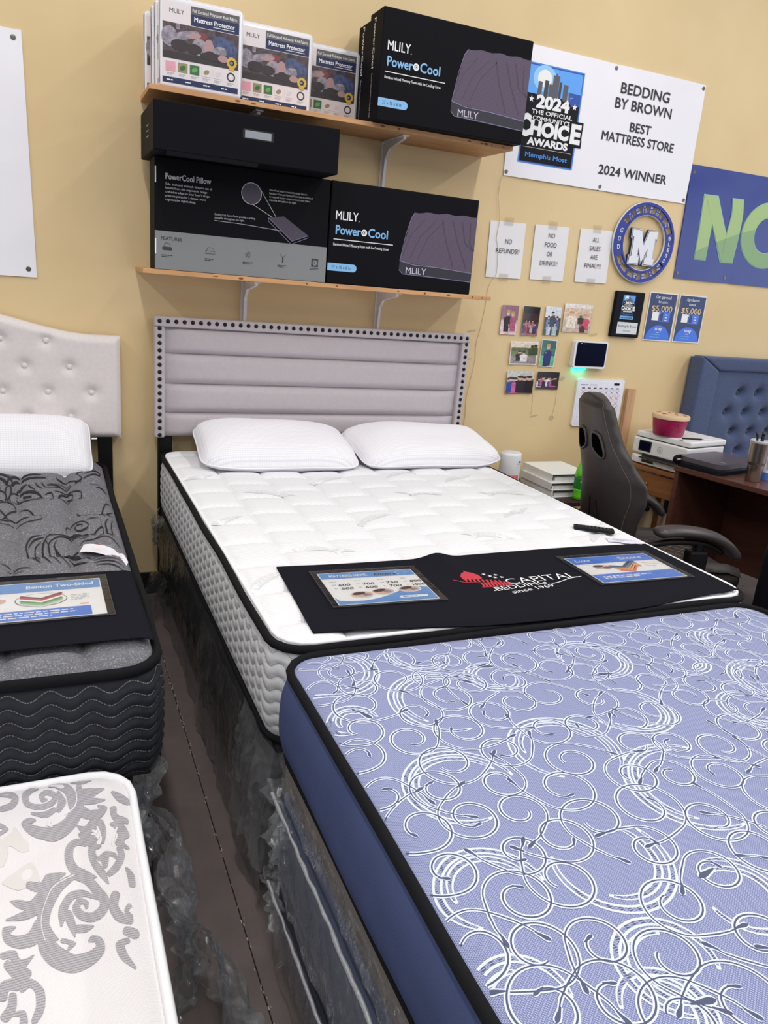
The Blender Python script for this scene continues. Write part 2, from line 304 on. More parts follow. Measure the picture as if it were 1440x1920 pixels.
DAMASK_GHOSTS = [[[-246,-189,-247,-184],[-240,-195,-245,-176],[-226,-200,-223,-159],[-210,-219,-199,-195],[-197,-221,-196,-218]],[[-239,-292,-239,-288],[-236,-297,-237,-285],[-211,-319,-222,-272],[-189,-309,-191,-253],[-177,-309,-175,-305]],[[-258,-169,-254,-166],[-259,-182,-246,-171],[-252,-202,-232,-204],[-254,-234,-237,-244],[-248,-246,-243,-249]],[[-224,-142,-222,-142],[-224,-173,-210,-171],[-218,-181,-214,-180]]]
DAMASK_VEINS = [[[-122,-25,-121,-24],[-105,-64,-104,-64],[-109,-108,-107,-110],[-129,-130,-128,-132]],[[-117,-312,-116,-314],[-154,-330,-153,-332],[-169,-372,-168,-373],[-174,-414,-173,-414],[-166,-458,-165,-458]],[[-71,-186,-68,-185],[-66,-219,-62,-220],[-73,-234,-66,-241],[-72,-240,-70,-242]],[[-33,-200,-30,-202],[-44,-233,-40,-236],[-46,-250,-39,-251],[-43,-254,-41,-254]],[[-156,-138,-155,-140],[-159,-139,-154,-145],[-163,-154,-157,-152],[-153,-163,-152,-160]],[[-80,-197,-79,-192],[-74,-202,-69,-200],[-78,-207,-75,-212]]]
SWIRL_STROKES = [[[-378,1534,-380,1541],[-363,1610,-366,1633],[-320,1656,-321,1682],[-253,1644,-253,1653]],[[-358,1330,-359,1326],[-372,1417,-377,1418],[-360,1542,-364,1558],[-319,1607,-320,1628],[-235,1613,-235,1621]],[[-240,1316,-240,1311],[-295,1308,-295,1296],[-349,1345,-350,1333],[-356,1386,-359,1394],[-335,1420,-336,1432],[-280,1413,-280,1426],[-248,1360,-246,1369],[-251,1321,-249,1320]],[[-338,1385,-338,1390],[-312,1411,-313,1422],[-267,1393,-266,1404],[-257,1364,-256,1354],[-295,1344,-295,1333],[-331,1360,-331,1350],[-338,1389,-338,1387]],[[-315,1379,-315,1391],[-286,1379,-286,1389]],[[-334,1432,-338,1447],[-320,1483,-329,1527],[-302,1535,-304,1553]],[[-299,1528,-296,1531],[-296,1480,-292,1496],[-274,1429,-273,1435]],[[-275,1539,-273,1543],[-268,1478,-265,1492],[-250,1440,-249,1446]],[[-254,1551,-252,1555],[-248,1491,-244,1502],[-237,1452,-236,1457]],[[-232,1483,-233,1494],[-209,1488,-208,1512],[-181,1483,-181,1491]],[[-236,1453,-236,1457],[-188,1465,-188,1475],[-153,1475,-154,1485],[-146,1511,-148,1504],[-163,1528,-163,1518],[-229,1525,-229,1521]],[[-206,1416,-206,1421],[-162,1412,-162,1423],[-119,1396,-118,1407],[-116,1364,-113,1359],[-132,1324,-131,1314],[-171,1323,-172,1312],[-193,1349,-195,1341],[-189,1378,-191,1389],[-163,1394,-162,1406],[-144,1374,-142,1382],[-151,1358,-150,1348],[-170,1364,-170,1360]],[[-240,1387,-240,1392],[-217,1395,-216,1405],[-212,1336,-209,1334],[-225,1282,-224,1280]],[[-388,1287,-388,1292],[-348,1273,-348,1284],[-336,1235,-333,1236],[-343,1202,-341,1192],[-382,1127,-381,1124]],[[-379,1060,-379,1065],[-339,1087,-340,1099],[-298,1097,-298,1109],[-292,1095,-292,1099]],[[-377,1031,-378,1034],[-306,1038,-306,1045],[-251,1061,-252,1068],[-262,1133,-263,1127],[-293,1194,-294,1186],[-324,1207,-324,1204]],[[-308,1095,-309,1104],[-289,1098,-289,1105]],[[-138,1149,-138,1155],[-108,1119,-107,1131],[-77,1098,-77,1110],[-54,1142,-56,1151],[-31,1233,-33,1243],[-18,1247,-18,1251]],[[-129,1566,-129,1575],[-100,1594,-105,1601],[-116,1657,-121,1662],[-95,1685,-95,1692]],[[-95,1593,-96,1600],[-60,1631,-60,1647],[-33,1636,-34,1652],[-26,1690,-29,1676],[-49,1709,-49,1692],[-89,1660,-89,1654]],[[-192,1665,-191,1666],[-190,1599,-189,1611],[-107,1573,-107,1578]],[[-57,1439,-57,1446],[-37,1426,-35,1440],[-21,1395,-20,1400]],[[-76,1483,-75,1489],[-41,1473,-40,1478]],[[-175,951,-176,951],[-176,989,-178,994],[-161,1015,-161,1024],[-128,1021,-127,1029],[-109,988,-107,994],[-116,966,-115,957],[-139,959,-140,951],[-149,979,-152,976],[-144,997,-144,1006],[-129,990,-128,998],[-127,978,-126,979]],[[-112,1032,-112,1035],[-92,1048,-92,1056],[-71,1042,-71,1044]],[[-102,918,-103,922],[-67,959,-67,969],[-65,924,-62,923],[-73,879,-72,873],[-99,826,-99,823]],[[-59,1078,-60,1081],[-45,1129,-47,1138],[-18,1163,-18,1166]],[[-53,1066,-54,1069],[-37,1116,-38,1126],[-16,1139,-16,1143]],[[-68,1048,-67,1048],[-67,964,-66,964]],[[-41,1046,-39,1042],[-56,982,-51,983],[-49,897,-45,905],[-39,859,-37,863]],[[-28,1042,-26,1042],[-38,958,-35,960],[-29,907,-28,909]],[[-242,901,-243,907],[-221,931,-222,947],[-176,931,-175,948],[-124,915,-122,931],[-102,883,-100,898],[-91,872,-90,877]],[[-229,777,-230,775],[-238,848,-241,848],[-227,888,-229,897],[-193,910,-194,920],[-142,906,-141,917],[-113,890,-113,894]],[[-225,638,-226,634],[-243,707,-248,700],[-246,786,-251,789],[-236,864,-238,867]],[[-199,633,-200,630],[-218,701,-221,696],[-230,777,-234,775],[-225,824,-227,832],[-199,873,-200,884],[-160,889,-159,901],[-111,866,-111,870]],[[-173,632,-174,629],[-202,723,-204,717],[-214,791,-217,790],[-206,841,-207,843]],[[-251,899,-250,893],[-280,888,-277,876],[-296,816,-292,811],[-292,750,-289,756],[-268,671,-265,680],[-254,640,-253,643]],[[-245,871,-245,863],[-274,852,-271,837],[-289,788,-288,784]],[[-254,826,-253,821],[-271,777,-268,772],[-268,713,-265,718],[-254,664,-253,666]],[[-219,789,-218,793],[-198,734,-197,746],[-170,742,-170,754],[-148,750,-148,755]],[[-192,731,-192,739],[-155,719,-153,737],[-125,673,-122,688],[-118,653,-116,657]],[[-177,696,-176,702],[-150,639,-148,651],[-126,631,-126,635]],[[-147,709,-146,711],[-135,666,-135,668]],[[-117,653,-117,657],[-74,676,-74,684],[-24,678,-24,681]],[[-112,636,-112,640],[-71,651,-70,659],[-25,637,-25,639]],[[-111,616,-111,620],[-70,626,-69,634],[-26,597,-26,599]],[[-107,600,-106,603],[-67,594,-66,602],[-28,554,-27,557]],[[-113,677,-113,680],[-78,698,-78,705],[-31,696,-31,699]],[[-74,694,-73,699],[-47,673,-47,677]],[[-143,786,-144,788],[-131,817,-131,824],[-102,821,-102,829],[-62,851,-62,859],[-37,810,-35,817],[-25,774,-24,776]],[[-149,873,-149,876],[-131,883,-131,888],[-115,867,-113,870],[-126,855,-126,849],[-143,860,-143,858]],[[-363,676,-363,679],[-343,663,-342,670],[-324,646,-324,649]],[[-341,623,-341,626],[-311,626,-312,633],[-279,607,-279,610]],[[-331,610,-331,613],[-298,596,-298,599]]]
BIG_ARCS = [[-0.114,-2.332,0.072],[-0.001,-2.462,0.058],[0.266,-2.444,0.087],[-0.151,-2.529,0.114],[-0.352,-2.542,0.046],[-0.251,-2.774,0.095],[-0.022,-2.733,0.099],[0.198,-2.652,0.088],[0.475,-2.515,0.057],[0.133,-2.899,0.116],[-0.319,-2.985,0.078],[-0.126,-2.989,0.093],[0.017,-3.109,0.066],[-0.158,-3.159,0.069],[-0.216,-3.209,0.059],[-0.365,-3.147,0.067],[0.684,-2.449,0.072],[0.466,-2.725,0.076]]
# ------------------------------------------------------------------ materials
def wall_mat():
    m=M('wall_paint',(210,186,136),.55,spec=.3,bump=.12,bump_s=90); nt=m.node_tree; b=nt.nodes['Principled BSDF']; tc=[n for n in nt.nodes if n.type=='TEX_COORD'][0]
    n=nd(nt,'ShaderNodeTexNoise'); n.inputs['Scale'].default_value=1.4; n.inputs['Detail'].default_value=5; nt.links.new(tc.outputs['Object'],n.inputs['Vector'])
    n2=nd(nt,'ShaderNodeTexNoise'); n2.inputs['Scale'].default_value=9; n2.inputs['Detail'].default_value=8; n2.inputs['Roughness'].default_value=.7; nt.links.new(tc.outputs['Object'],n2.inputs['Vector'])
    r=nd(nt,'ShaderNodeMapRange'); r.inputs[1].default_value=.35; r.inputs[2].default_value=.7; nt.links.new(n.outputs['Fac'],r.inputs[0])
    c=mixc(nt,r.outputs[0],lin((218,192,145)),lin((227,202,158)))
    r2=nd(nt,'ShaderNodeMapRange'); r2.inputs[1].default_value=.66; r2.inputs[2].default_value=.8; r2.inputs[4].default_value=.35; nt.links.new(n2.outputs['Fac'],r2.inputs[0])
    c2=mixc(nt,r2.outputs[0],c,lin((192,168,124))); nt.links.new(c2,b.inputs['Base Color']); return m
def wood_mat(name,c1,c2,sc=(2,18,18),rough=.5):
    m=M(name,c1,rough); nt=m.node_tree; b=nt.nodes['Principled BSDF']; tc=[n for n in nt.nodes if n.type=='TEX_COORD'][0]
    mp=nd(nt,'ShaderNodeMapping'); mp.inputs['Scale'].default_value=sc; nt.links.new(tc.outputs['Object'],mp.inputs['Vector'])
    n=nd(nt,'ShaderNodeTexNoise'); n.inputs['Scale'].default_value=1.5; n.inputs['Detail'].default_value=7; n.inputs['Distortion'].default_value=.6; nt.links.new(mp.outputs[0],n.inputs['Vector'])
    r=nd(nt,'ShaderNodeMapRange'); r.inputs[1].default_value=.3; r.inputs[2].default_value=.72; nt.links.new(n.outputs['Fac'],r.inputs[0])
    c=mixc(nt,r.outputs[0],lin(c1),lin(c2)); nt.links.new(c,b.inputs['Base Color']); return m
def stitch_mat(name,col,linec,A,lam,pitch,lw=.05,rough=.8,bump=.3,varc=None,fine=400):
    m=M(name,col,rough,bump=bump,bump_s=fine,spec=.3); nt=m.node_tree; b=nt.nodes['Principled BSDF']
    uv=nd(nt,'ShaderNodeUVMap'); sp=nd(nt,'ShaderNodeSeparateXYZ'); nt.links.new(uv.outputs[0],sp.inputs[0])
    sn=mth(nt,'SINE',mth(nt,'MULTIPLY',sp.outputs[0],2*PI/lam)); ph=mth(nt,'DIVIDE',mth(nt,'SUBTRACT',sp.outputs[1],mth(nt,'MULTIPLY',sn,A)),pitch)
    fr=mth(nt,'FRACT',ph); d=mth(nt,'ABSOLUTE',mth(nt,'SUBTRACT',fr,.5)); ln=mth(nt,'GREATER_THAN',d,.5-lw)
    dash=mth(nt,'GREATER_THAN',mth(nt,'FRACT',mth(nt,'MULTIPLY',sp.outputs[0],180)),.25); ln=mth(nt,'MULTIPLY',ln,dash)
    base=lin(col)
    if varc:
        n=nd(nt,'ShaderNodeTexNoise'); n.inputs['Scale'].default_value=60; nt.links.new(uv.outputs[0],n.inputs['Vector']); base=mixc(nt,n.outputs['Fac'],lin(col),lin(varc))
    c=mixc(nt,ln,base,lin(linec)); nt.links.new(c,b.inputs['Base Color']); return m
def weave_mat(name,c1,c2,sx,sy,rough=.8,bump=.25,axis='Object',noise_amt=0,c3=None,nsc=300):
    # woven cloth: little bricks of c2 on c1
    m=M(name,c1,rough,spec=.25); nt=m.node_tree; b=nt.nodes['Principled BSDF']; tc=[n for n in nt.nodes if n.type=='TEX_COORD'][0]
    mp=nd(nt,'ShaderNodeMapping'); mp.inputs['Scale'].default_value=(sx,sy,sy); nt.links.new(tc.outputs[axis],mp.inputs['Vector'])
    br=nd(nt,'ShaderNodeTexBrick'); br.inputs['Scale'].default_value=1; br.inputs['Mortar Size'].default_value=.16; br.inputs['Mortar Smooth'].default_value=.5; br.inputs['Brick Width'].default_value=1.0; br.inputs['Row Height'].default_value=.6
    br.inputs['Color1'].default_value=lin(c2); br.inputs['Color2'].default_value=lin(c2); br.inputs['Mortar'].default_value=lin(c1); nt.links.new(mp.outputs[0],br.inputs['Vector'])
    out=br.outputs['Color']
    if c3:
        n=nd(nt,'ShaderNodeTexNoise'); n.inputs['Scale'].default_value=nsc; n.inputs['Detail'].default_value=4; n.inputs['Roughness'].default_value=.75; nt.links.new(tc.outputs['Object'],n.inputs['Vector'])
        r=nd(nt,'ShaderNodeMapRange'); r.inputs[1].default_value=.5; r.inputs[2].default_value=.72; nt.links.new(n.outputs['Fac'],r.inputs[0]); out=mixc(nt,r.outputs[0],out,lin(c3))
    nt.links.new(out,b.inputs['Base Color'])
    bp=nd(nt,'ShaderNodeBump'); bp.inputs['Strength'].default_value=bump; bp.inputs['Distance'].default_value=.001; nt.links.new(br.outputs['Fac'],bp.inputs['Height']); nt.links.new(bp.outputs[0],b.inputs['Normal']); return m
def wave_mat(name,c1,c2,scale,rough=.85,bump=.4,direction='Y',dist=.002,rot=0,grid=False,distort=0):
    m=M(name,c1,rough,spec=.2); nt=m.node_tree; b=nt.nodes['Principled BSDF']; tc=[n for n in nt.nodes if n.type=='TEX_COORD'][0]
    mp=nd(nt,'ShaderNodeMapping'); mp.inputs['Rotation'].default_value=(0,0,rot); nt.links.new(tc.outputs['Object'],mp.inputs['Vector'])
    w=nd(nt,'ShaderNodeTexWave'); w.bands_direction=direction; w.inputs['Scale'].default_value=scale; w.inputs['Distortion'].default_value=distort; nt.links.new(mp.outputs[0],w.inputs['Vector']); f=w.outputs['Fac']
    if grid:
        w2=nd(nt,'ShaderNodeTexWave'); w2.bands_direction='X'; w2.inputs['Scale'].default_value=scale*.9; nt.links.new(mp.outputs[0],w2.inputs['Vector']); f=mth(nt,'MINIMUM',mth(nt,'POWER',f,.5),mth(nt,'POWER',w2.outputs['Fac'],.25))
    c=mixc(nt,f,lin(c2),lin(c1)); nt.links.new(c,b.inputs['Base Color'])
    bp=nd(nt,'ShaderNodeBump'); bp.inputs['Strength'].default_value=bump; bp.inputs['Distance'].default_value=dist; nt.links.new(f,bp.inputs['Height']); nt.links.new(bp.outputs[0],b.inputs['Normal']); return m
def film_mat(name,base=.0,dif=.04,rough=.07,bd=.009):
    m=bpy.data.materials.new(name); m.use_nodes=True; nt=m.node_tree; nt.nodes.clear()
    o=nd(nt,'ShaderNodeOutputMaterial'); tr=nd(nt,'ShaderNodeBsdfTransparent'); tr.inputs[0].default_value=(.95,.96,.97,1)
    gl=nd(nt,'ShaderNodeBsdfGlossy'); gl.inputs['Roughness'].default_value=rough; gl.inputs[0].default_value=(1,1,1,1)
    df=nd(nt,'ShaderNodeMixShader'); df.inputs[0].default_value=.4; d1=nd(nt,'ShaderNodeBsdfDiffuse'); d1.inputs[0].default_value=(.82,.84,.87,1); d2=nd(nt,'ShaderNodeBsdfTranslucent'); d2.inputs[0].default_value=(.82,.84,.87,1); nt.links.new(d1.outputs[0],df.inputs[1]); nt.links.new(d2.outputs[0],df.inputs[2])
    tc=nd(nt,'ShaderNodeTexCoord'); mp=nd(nt,'ShaderNodeMapping'); mp.inputs['Scale'].default_value=(1,1,.35); nt.links.new(tc.outputs['Object'],mp.inputs[0])
    n=nd(nt,'ShaderNodeTexNoise'); n.inputs['Scale'].default_value=30; n.inputs['Detail'].default_value=3; n.inputs['Distortion'].default_value=2.0; nt.links.new(mp.outputs[0],n.inputs['Vector'])
    bp=nd(nt,'ShaderNodeBump'); bp.inputs['Strength'].default_value=1.0; bp.inputs['Distance'].default_value=bd; nt.links.new(n.outputs['Fac'],bp.inputs['Height']); nt.links.new(bp.outputs[0],gl.inputs['Normal'])
    fr=nd(nt,'ShaderNodeFresnel'); fr.inputs[0].default_value=1.45; nt.links.new(bp.outputs[0],fr.inputs['Normal'])
    mx=nd(nt,'ShaderNodeMixShader'); nt.links.new(mth(nt,'MINIMUM',mth(nt,'ADD',mth(nt,'MULTIPLY',fr.outputs[0],.9),base),.45),mx.inputs[0]); nt.links.new(tr.outputs[0],mx.inputs[1]); nt.links.new(gl.outputs[0],mx.inputs[2])
    mx2=nd(nt,'ShaderNodeMixShader'); mx2.inputs[0].default_value=dif; nt.links.new(mx.outputs[0],mx2.inputs[1]); nt.links.new(df.outputs[0],mx2.inputs[2]); nt.links.new(mx2.outputs[0],o.inputs[0]); MATS[name]=m; return m
WHITE=M('print_white',(240,240,242),.5); BLACK=M('print_black',(24,23,28),.5,spec=.15); FILM=film_mat('plastic_film',.03,.055); FILM2=film_mat('plastic_film_milky',.06,.11,.07,.004)
PAPER=M('paper_white',(232,230,232),.7,noise_s=8,noise_a=.02); BLKCLOTH=M('black_cloth',(27,27,34),.95,bump=.3,bump_s=700,spec=.06); BLKTAPE=M('black_tape',(22,22,25),.8,spec=.12)
BLKMETAL=M('black_metal',(16,16,18),.5,spec=.2); BLKPL=M('black_plastic',(18,18,21),.45,spec=.22); WHPL=M('white_plastic',(228,228,230),.4); CARTON=M('black_carton',(19,18,23),.6,spec=.07)
# ------------------------------------------------------------------ the setting
wall=struct('wall_back',MB().box(-4.5,6.5,0,.12,0,4.6),wall_mat(),'tan painted store wall behind the beds')
struct('baseboard_back',MB().box(-4.5,6.5,-.012,-.0005,0,.113,.002),M('baseboard_rubber',(18,17,18),.6),'black rubber baseboard along the tan wall')
fl=struct('floor',MB().box(-4.5,6.5,-8.5,.0,-.08,-.012),M('floor_joint',(22,19,18),.9),'dark brown sheet floor with thin seams')
FM=M('floor_vinyl',(110,99,97),.55,noise_s=9,noise_a=.12,bump=.2,bump_s=120,spec=.3)
xs=[-4.5,-2.88,-1.66,-.445,.775,1.995,3.2,6.5]; ys=[-8.5,-5.9,-3.0,-.11,0]
for i in range(len(xs)-1):
    for j in range(len(ys)-1): obj('floor_sheet',MB().box(xs[i]+.0012,xs[i+1]-.0012,ys[j]+.0012,ys[j+1]-.0012,-.012,0,.001,1),FM,fl)
# crumbs of dust stuck in the seam
mb=MB(); rnd=random.Random(5)
for k in range(150):
    y=-rnd.uniform(.1,3.0); x=-.445+rnd.gauss(0,.003); s_=rnd.uniform(.001,.0028); mb.box(x-s_*.6,x+s_*.6,y-s_*rnd.uniform(1,3),y+s_*2,-.001,.0015)
o=obj('seam_dust',mb,M('dust',(176,164,156),.9),fl); o['kind']='stuff'
# ------------------------------------------------------------------ white queen bed
bed=thing('bed_frame','black metal bed frame under the white mattress','bed frame',(.39,-1.1,0))
for x in (-.33,.39,1.11):
    for y in (-.16,-1.1,-2.0): obj('leg',MB().tube([(x,y,0),(x,y,.16)],.018,8).box(x-.03,x+.03,y-.03,y+.03,0,.012,.003),BLKMETAL,bed)
for x in (-.35,1.13): obj('side_rail',MB().box(x-.02,x+.02,-2.08,-.08,.15,.19,.003),BLKMETAL,bed)
for y in (-.16,-1.1,-2.0): obj('cross_rail',MB().box(-.33,1.11,y-.02,y+.02,.15,.185,.003),BLKMETAL,bed)
bsp=thing('box_spring','black box spring wrapped in clear plastic below the white mattress','box spring',(.39,-1.1,.19))
obj('body',MB().box(-.362,1.142,-2.10,-.09,.19,.462,.02,3),M('box_spring_black',(30,30,36),.85,bump=.3,bump_s=300),bsp)
def film_sheet(name,path,z0,z1,amp,seed,parent,mat=None,nz=16,flare=.0,step=.03,sag=.0,fr=7,vf=1.1,gather=0):
    # thin film hanging along a floor-plan path, in long soft folds
    pts=[]
    for a,b in zip(path,path[1:]):
        n=max(1,int(math.hypot(b[0]-a[0],b[1]-a[1])/step)); pts+=[(a[0]+(b[0]-a[0])*k/n,a[1]+(b[1]-a[1])*k/n) for k in range(n)]
    pts.append(path[-1]); rows=[]; N=len(pts)
    for j in range(nz+1):
        t=j/nz; row=[]
        for i,(x,y) in enumerate(pts):
            a=pts[max(i-2,0)];b=pts[min(i+2,N-1)];dx,dy=b[0]-a[0],b[1]-a[1];l=math.hypot(dx,dy) or 1; nx,ny=-dy/l,dx/l
            v=Vector((x*fr+t*.8,y*fr+t*.5,seed+t*vf)); e=.55+.7*noise.noise(v)+.45*noise.noise(v*2.1)+.28*(1-2*abs(noise.noise(v*4.3)))
            e=amp*max(0,e)*(.35+.65*sm(t*3))+flare*(t**1.5)
            zz=z1+(z0-z1)*t+sag*noise.noise(Vector((x*9,y*9,seed+5)))*t
            c=.011 if mat is FILM2 else 0; w_=Vector((x*34,y*34,zz*34+seed))
            cv=Vector((abs(noise.noise(w_)),noise.noise(w_+Vector((7,3,1))),noise.noise(w_+Vector((2,9,5)))))*c*min(1,t*4)
            row.append((x+nx*(e+cv.x)+cv.z*.5,y+ny*(e+cv.x)+cv.y,max(.004,zz+cv.z)))
        rows.append(row)
    return obj(name,MB().grid(rows),mat or FILM,parent,smooth=mat is not FILM2)
film_sheet('plastic_wrap',[(-.366,-2.12),(-.366,-.06)],.015,.468,.022,3,bsp,flare=.010,nz=14,step=.02)
film_sheet('plastic_wrap',[(-.372,-2.13),(-.374,-1.2)],.01,.42,.026,13,bsp,flare=.008,nz=12,step=.02,fr=9)
film_sheet('plastic_gather',[(-.20,-2.125),(-.365,-2.125),(-.378,-2.0),(-.374,-1.85)],.12,.466,.032,8,bsp,FILM2,flare=.015,nz=22,step=.012,fr=13,sag=.05)
film_sheet('plastic_knot',[(-.365,-.26),(-.385,-.19),(-.385,-.13),(-.36,-.08)],.34,.47,.045,21,bsp,FILM2,nz=10,step=.01,fr=16,sag=.04)
film_sheet('plastic_tail',[(-.368,-.35),(-.395,-.20),(-.385,-.09)],.004,.2,.035,27,bsp,nz=10,step=.012,flare=.05,fr=13,sag=.03)
mw=thing('mattress','white quilted queen mattress with black piping','mattress',(.39,-1.1,.466))
def quilt_white(x,y):
    cx=(x+.372)/.18; col=math.floor(cx); fx=cx-col; wob=.012*math.sin(9*x); yy=(y+wob+(col%2)*.1)/.2; fy=yy-math.floor(yy)
    return .0170*max(0,(1-abs(2*fx-1)**4)*(1-abs(2*fy-1)**4))**.5-.0085
MW=Mattress(mw,-.372,1.158,-2.118,-.095,.466,.745,.085,.0085,quilt_white,drop=.012,roll=.035,wob=.006,seed=3)
WT=wave_mat('white_knit',(232,232,235),(222,222,226),26,.9,.35,'Y',.0012,rot=.5,distort=2)
mtop=MW.top('top_panel',WT)
A_,LAM,PIT=.009,.068,.034
def dispw(s,z):
    ph=((z-A_*math.sin(2*PI*s/LAM))/PIT)%1; return .0055*(1-abs(2*ph-1)**2.6)
MW.side('side_border',stitch_mat('grey_quilted_border',(205,205,207),(150,150,155),A_,LAM,PIT,.05,.8,.35,(196,196,199),fine=500),dispw,bulge=.010,nz=72,step=.008,zlo=.012,zhi=.004)
MW.piping('top_piping',.732,.0105,BLKTAPE,.004,1.15); MW.piping('bottom_piping',.476,.011,BLKTAPE,.002); MW.bottom('bottom_panel',M('mattress_base',(200,200,200),.9))
per=perimeter(-.362,1.148,-2.108,-.105,.08,.03)
obj('edge_tape',MB().tube([(x,y,.7425) for (x,y),_ in per],.006,6,closed=True),M('white_tape',(240,240,242),.8),mw,smooth=True)
LG=M('logo_grey',(214,215,217),.9); LG2=M('logo_white',(246,246,248),.8)
items=[]; rnd=random.Random(2)
LOGOS=[(-.065,-.87,-.35),(.229,-.70,.5),(.552,-.94,-.3),(.234,-1.24,.55),(-.057,-1.516,-.35),(.572,-1.476,-.3),(.845,-1.241,.55),(-.30,-1.747,.8),(-.31,-1.2,.7),(-.31,-.62,.6),(.86,-.72,.5),(1.02,-1.55,.6),(.20,-2.09,.1),(.93,-.98,-.3),(.62,-.62,.4)]
for cx,cy,ro in LOGOS:
    items=[]
    def tr(u,v): return (cx+u*math.cos(ro)-v*math.sin(ro), cy+u*math.sin(ro)+v*math.cos(ro))
    arc=[(-.10+.2*k/16,.022-.9*(-.10+.2*k/16)**2*2.2) for k in range(17)]
    L,R=rib([tr(*p) for p in arc],[.004+.030*math.sin(PI*k/16)**.6 for k in range(17)]); items.append((L,R,0,0))
    L,R=rib([tr(u,v-.020) for u,v in arc[3:14]],[.0022]*11); items.append((L,R,1,1))
    for k in range(7):
        u=-.065+.02*k; v=.022-1.98*u*u; tl=rnd.uniform(-.3,.3)
        L,R=rib([tr(u-.003,v-.008),tr(u+.002+tl*.01,v),tr(u+.004,v+.009)],.0028); items.append((L,R,1,1))
    MW.ribbons('woven_emblem',[LG,LG2],items,mtop,off=.0009)

# ------------------------------------------------------------------ black bed on the left
bs2=thing('box_spring','grey box spring below the dark mattress beside the aisle','box spring',(-1.32,-1.08,0))
obj('body',MB().box(-1.99,-.645,-2.03,-.1,.03,.388,.02,3),M('box_spring_grey',(52,52,58),.85),bs2)
film_sheet('plastic_wrap',[(-.90,-2.05),(-.645,-2.05),(-.628,-1.95),(-.628,-.2)],.006,.40,.030,41,bs2,flare=.015,step=.018,fr=10)
mk=thing('mattress','charcoal mattress with dark swirl print and black piping','mattress',(-1.32,-1.08,.39))
def quilt_black(x,y):
    cx=(x+.63)/.165; col=math.floor(cx); fx=cx-col; yy=(y+.05+(col%2)*.02)/.21; fy=yy-math.floor(yy)
    e=(1-abs(2*fx-1)**3)*(1-abs(2*fy-1)**3); return .032*max(e,0)**.55-.020
MK=Mattress(mk,-2.0,-.632,-2.052,-.095,.39,.712,.09,.009,quilt_black,drop=.024,roll=.05,wob=.005,seed=7)
ktop=MK.top('top_panel',weave_mat('charcoal_heather',(88,88,94),(118,118,124),260,420,.9,.3,c3=(170,170,174),nsc=230))
def dispk(s,z):
    ph=((z-.010*math.sin(2*PI*s/.085))/.030)%1; return .007*(1-abs(2*ph-1)**2.2)
MK.side('side_border',stitch_mat('black_velvet_border',(40,42,50),(120,122,128),.010,.085,.030,.040,.75,.4,(32,33,39),fine=300),dispk,bulge=.014,nz=64,step=.009,zlo=.012,zhi=.004)
MK.piping('top_piping',.690,.0120,BLKTAPE,.004,1.2); MK.piping('bottom_piping',.40,.012,BLKTAPE,.002); MK.bottom('bottom_panel',BLKTAPE)
items=[]
for mir in (0,1):
    for st in SWIRL_STROKES:
        P=[(-.63+a/1000,-2.05+b/1000,-.63+c/1000,-2.05+d/1000) for a,b,c,d in st]
        if mir: P=[(-1.99-a*1 -0.0+ .0,b,-1.99-c,d) for a,b,c,d in P]
        Q=catmull(P,6); items.append(([(q[0],q[1]) for q in Q],[(q[2],q[3]) for q in Q],0,0))
sp_=MK.ribbons('swirl_print',[M('swirl_black',(24,24,30),.85)],items,ktop,off=.0028); sp_['kind']='stuff'
lt=thing('mattress_tag','white sewn tag lying on the dark mattress edge','tag',(-.70,-1.33,.73))
tagp=[(-.645,-1.40),(-.66,-1.34),(-.70,-1.305),(-.765,-1.272)]
rows=[[],[]]
for k,(x,y) in enumerate(catmull(tagp,6)):
    z=MK.z(x,y)+.004+.006*math.sin(PI*k/18); rows[0].append((x-.012,y-.048,z-.003)); rows[1].append((x+.004,y+.014,z))
obj('label',MB().grid(rows),M('satin_tag',(228,226,232),.5),lt,smooth=True)
pt=Print((-.755,-1.31,.745),(.8,-.55,0),(.3,.9,0)); pt.poly([(.015,.0),(.035,.010),(.05,0)],M('tag_red',(150,60,70),.6)); pt.scrib(.055,.002,.05,.004,M('tag_grey',(160,150,160),.6),seed=3); pt.build('print',lt)
# ------------------------------------------------------------------ damask mattress at the bottom left
bs3=thing('box_spring','dark box spring below the white damask mattress','box spring',(-1.21,-3.0,0))
obj('body',MB().box(-1.68,-.735,-4.0,-2.12,.03,.25,.02,3),M('box_spring_black',(30,30,36)),bs3)
film_sheet('plastic_wrap',[(-.90,-2.095),(-.715,-2.095),(-.700,-2.2),(-.700,-3.9)],.006,.30,.018,51,bs3,flare=.010,step=.025,fr=9)
film_sheet('plastic_scrap',[(-.70,-2.10),(-.655,-2.10),(-.60,-2.05),(-.63,-2.0)],.12,.44,.06,61,bs3,FILM2,nz=24,step=.010,fr=14,sag=.08,vf=3)
film_sheet('plastic_scrap',[(-.69,-2.12),(-.63,-2.22),(-.70,-2.36)],.02,.40,.06,64,bs3,FILM2,nz=24,step=.010,flare=.03,fr=12,sag=.08,vf=3)
film_sheet('plastic_scrap',[(-.69,-2.32),(-.60,-2.45),(-.61,-2.62),(-.69,-2.78)],.005,.30,.06,67,bs3,FILM2,nz=26,step=.012,flare=.07,fr=10,sag=.08,vf=3)
film_sheet('plastic_scrap',[(-.69,-2.6),(-.58,-2.75),(-.60,-3.0)],.004,.16,.05,71,bs3,FILM2,nz=20,step=.012,flare=.06,fr=10,sag=.08,vf=3)
md=thing('mattress','white mattress with grey damask scroll print','mattress',(-1.21,-3.05,.25))
def quilt_dam(x,y):
    a=(x+y)*4.2; b=(x-y)*4.2; f=lambda t: 1-abs(2*(t-math.floor(t))-1)**3
    return .004*(f(a)*f(b))-.004
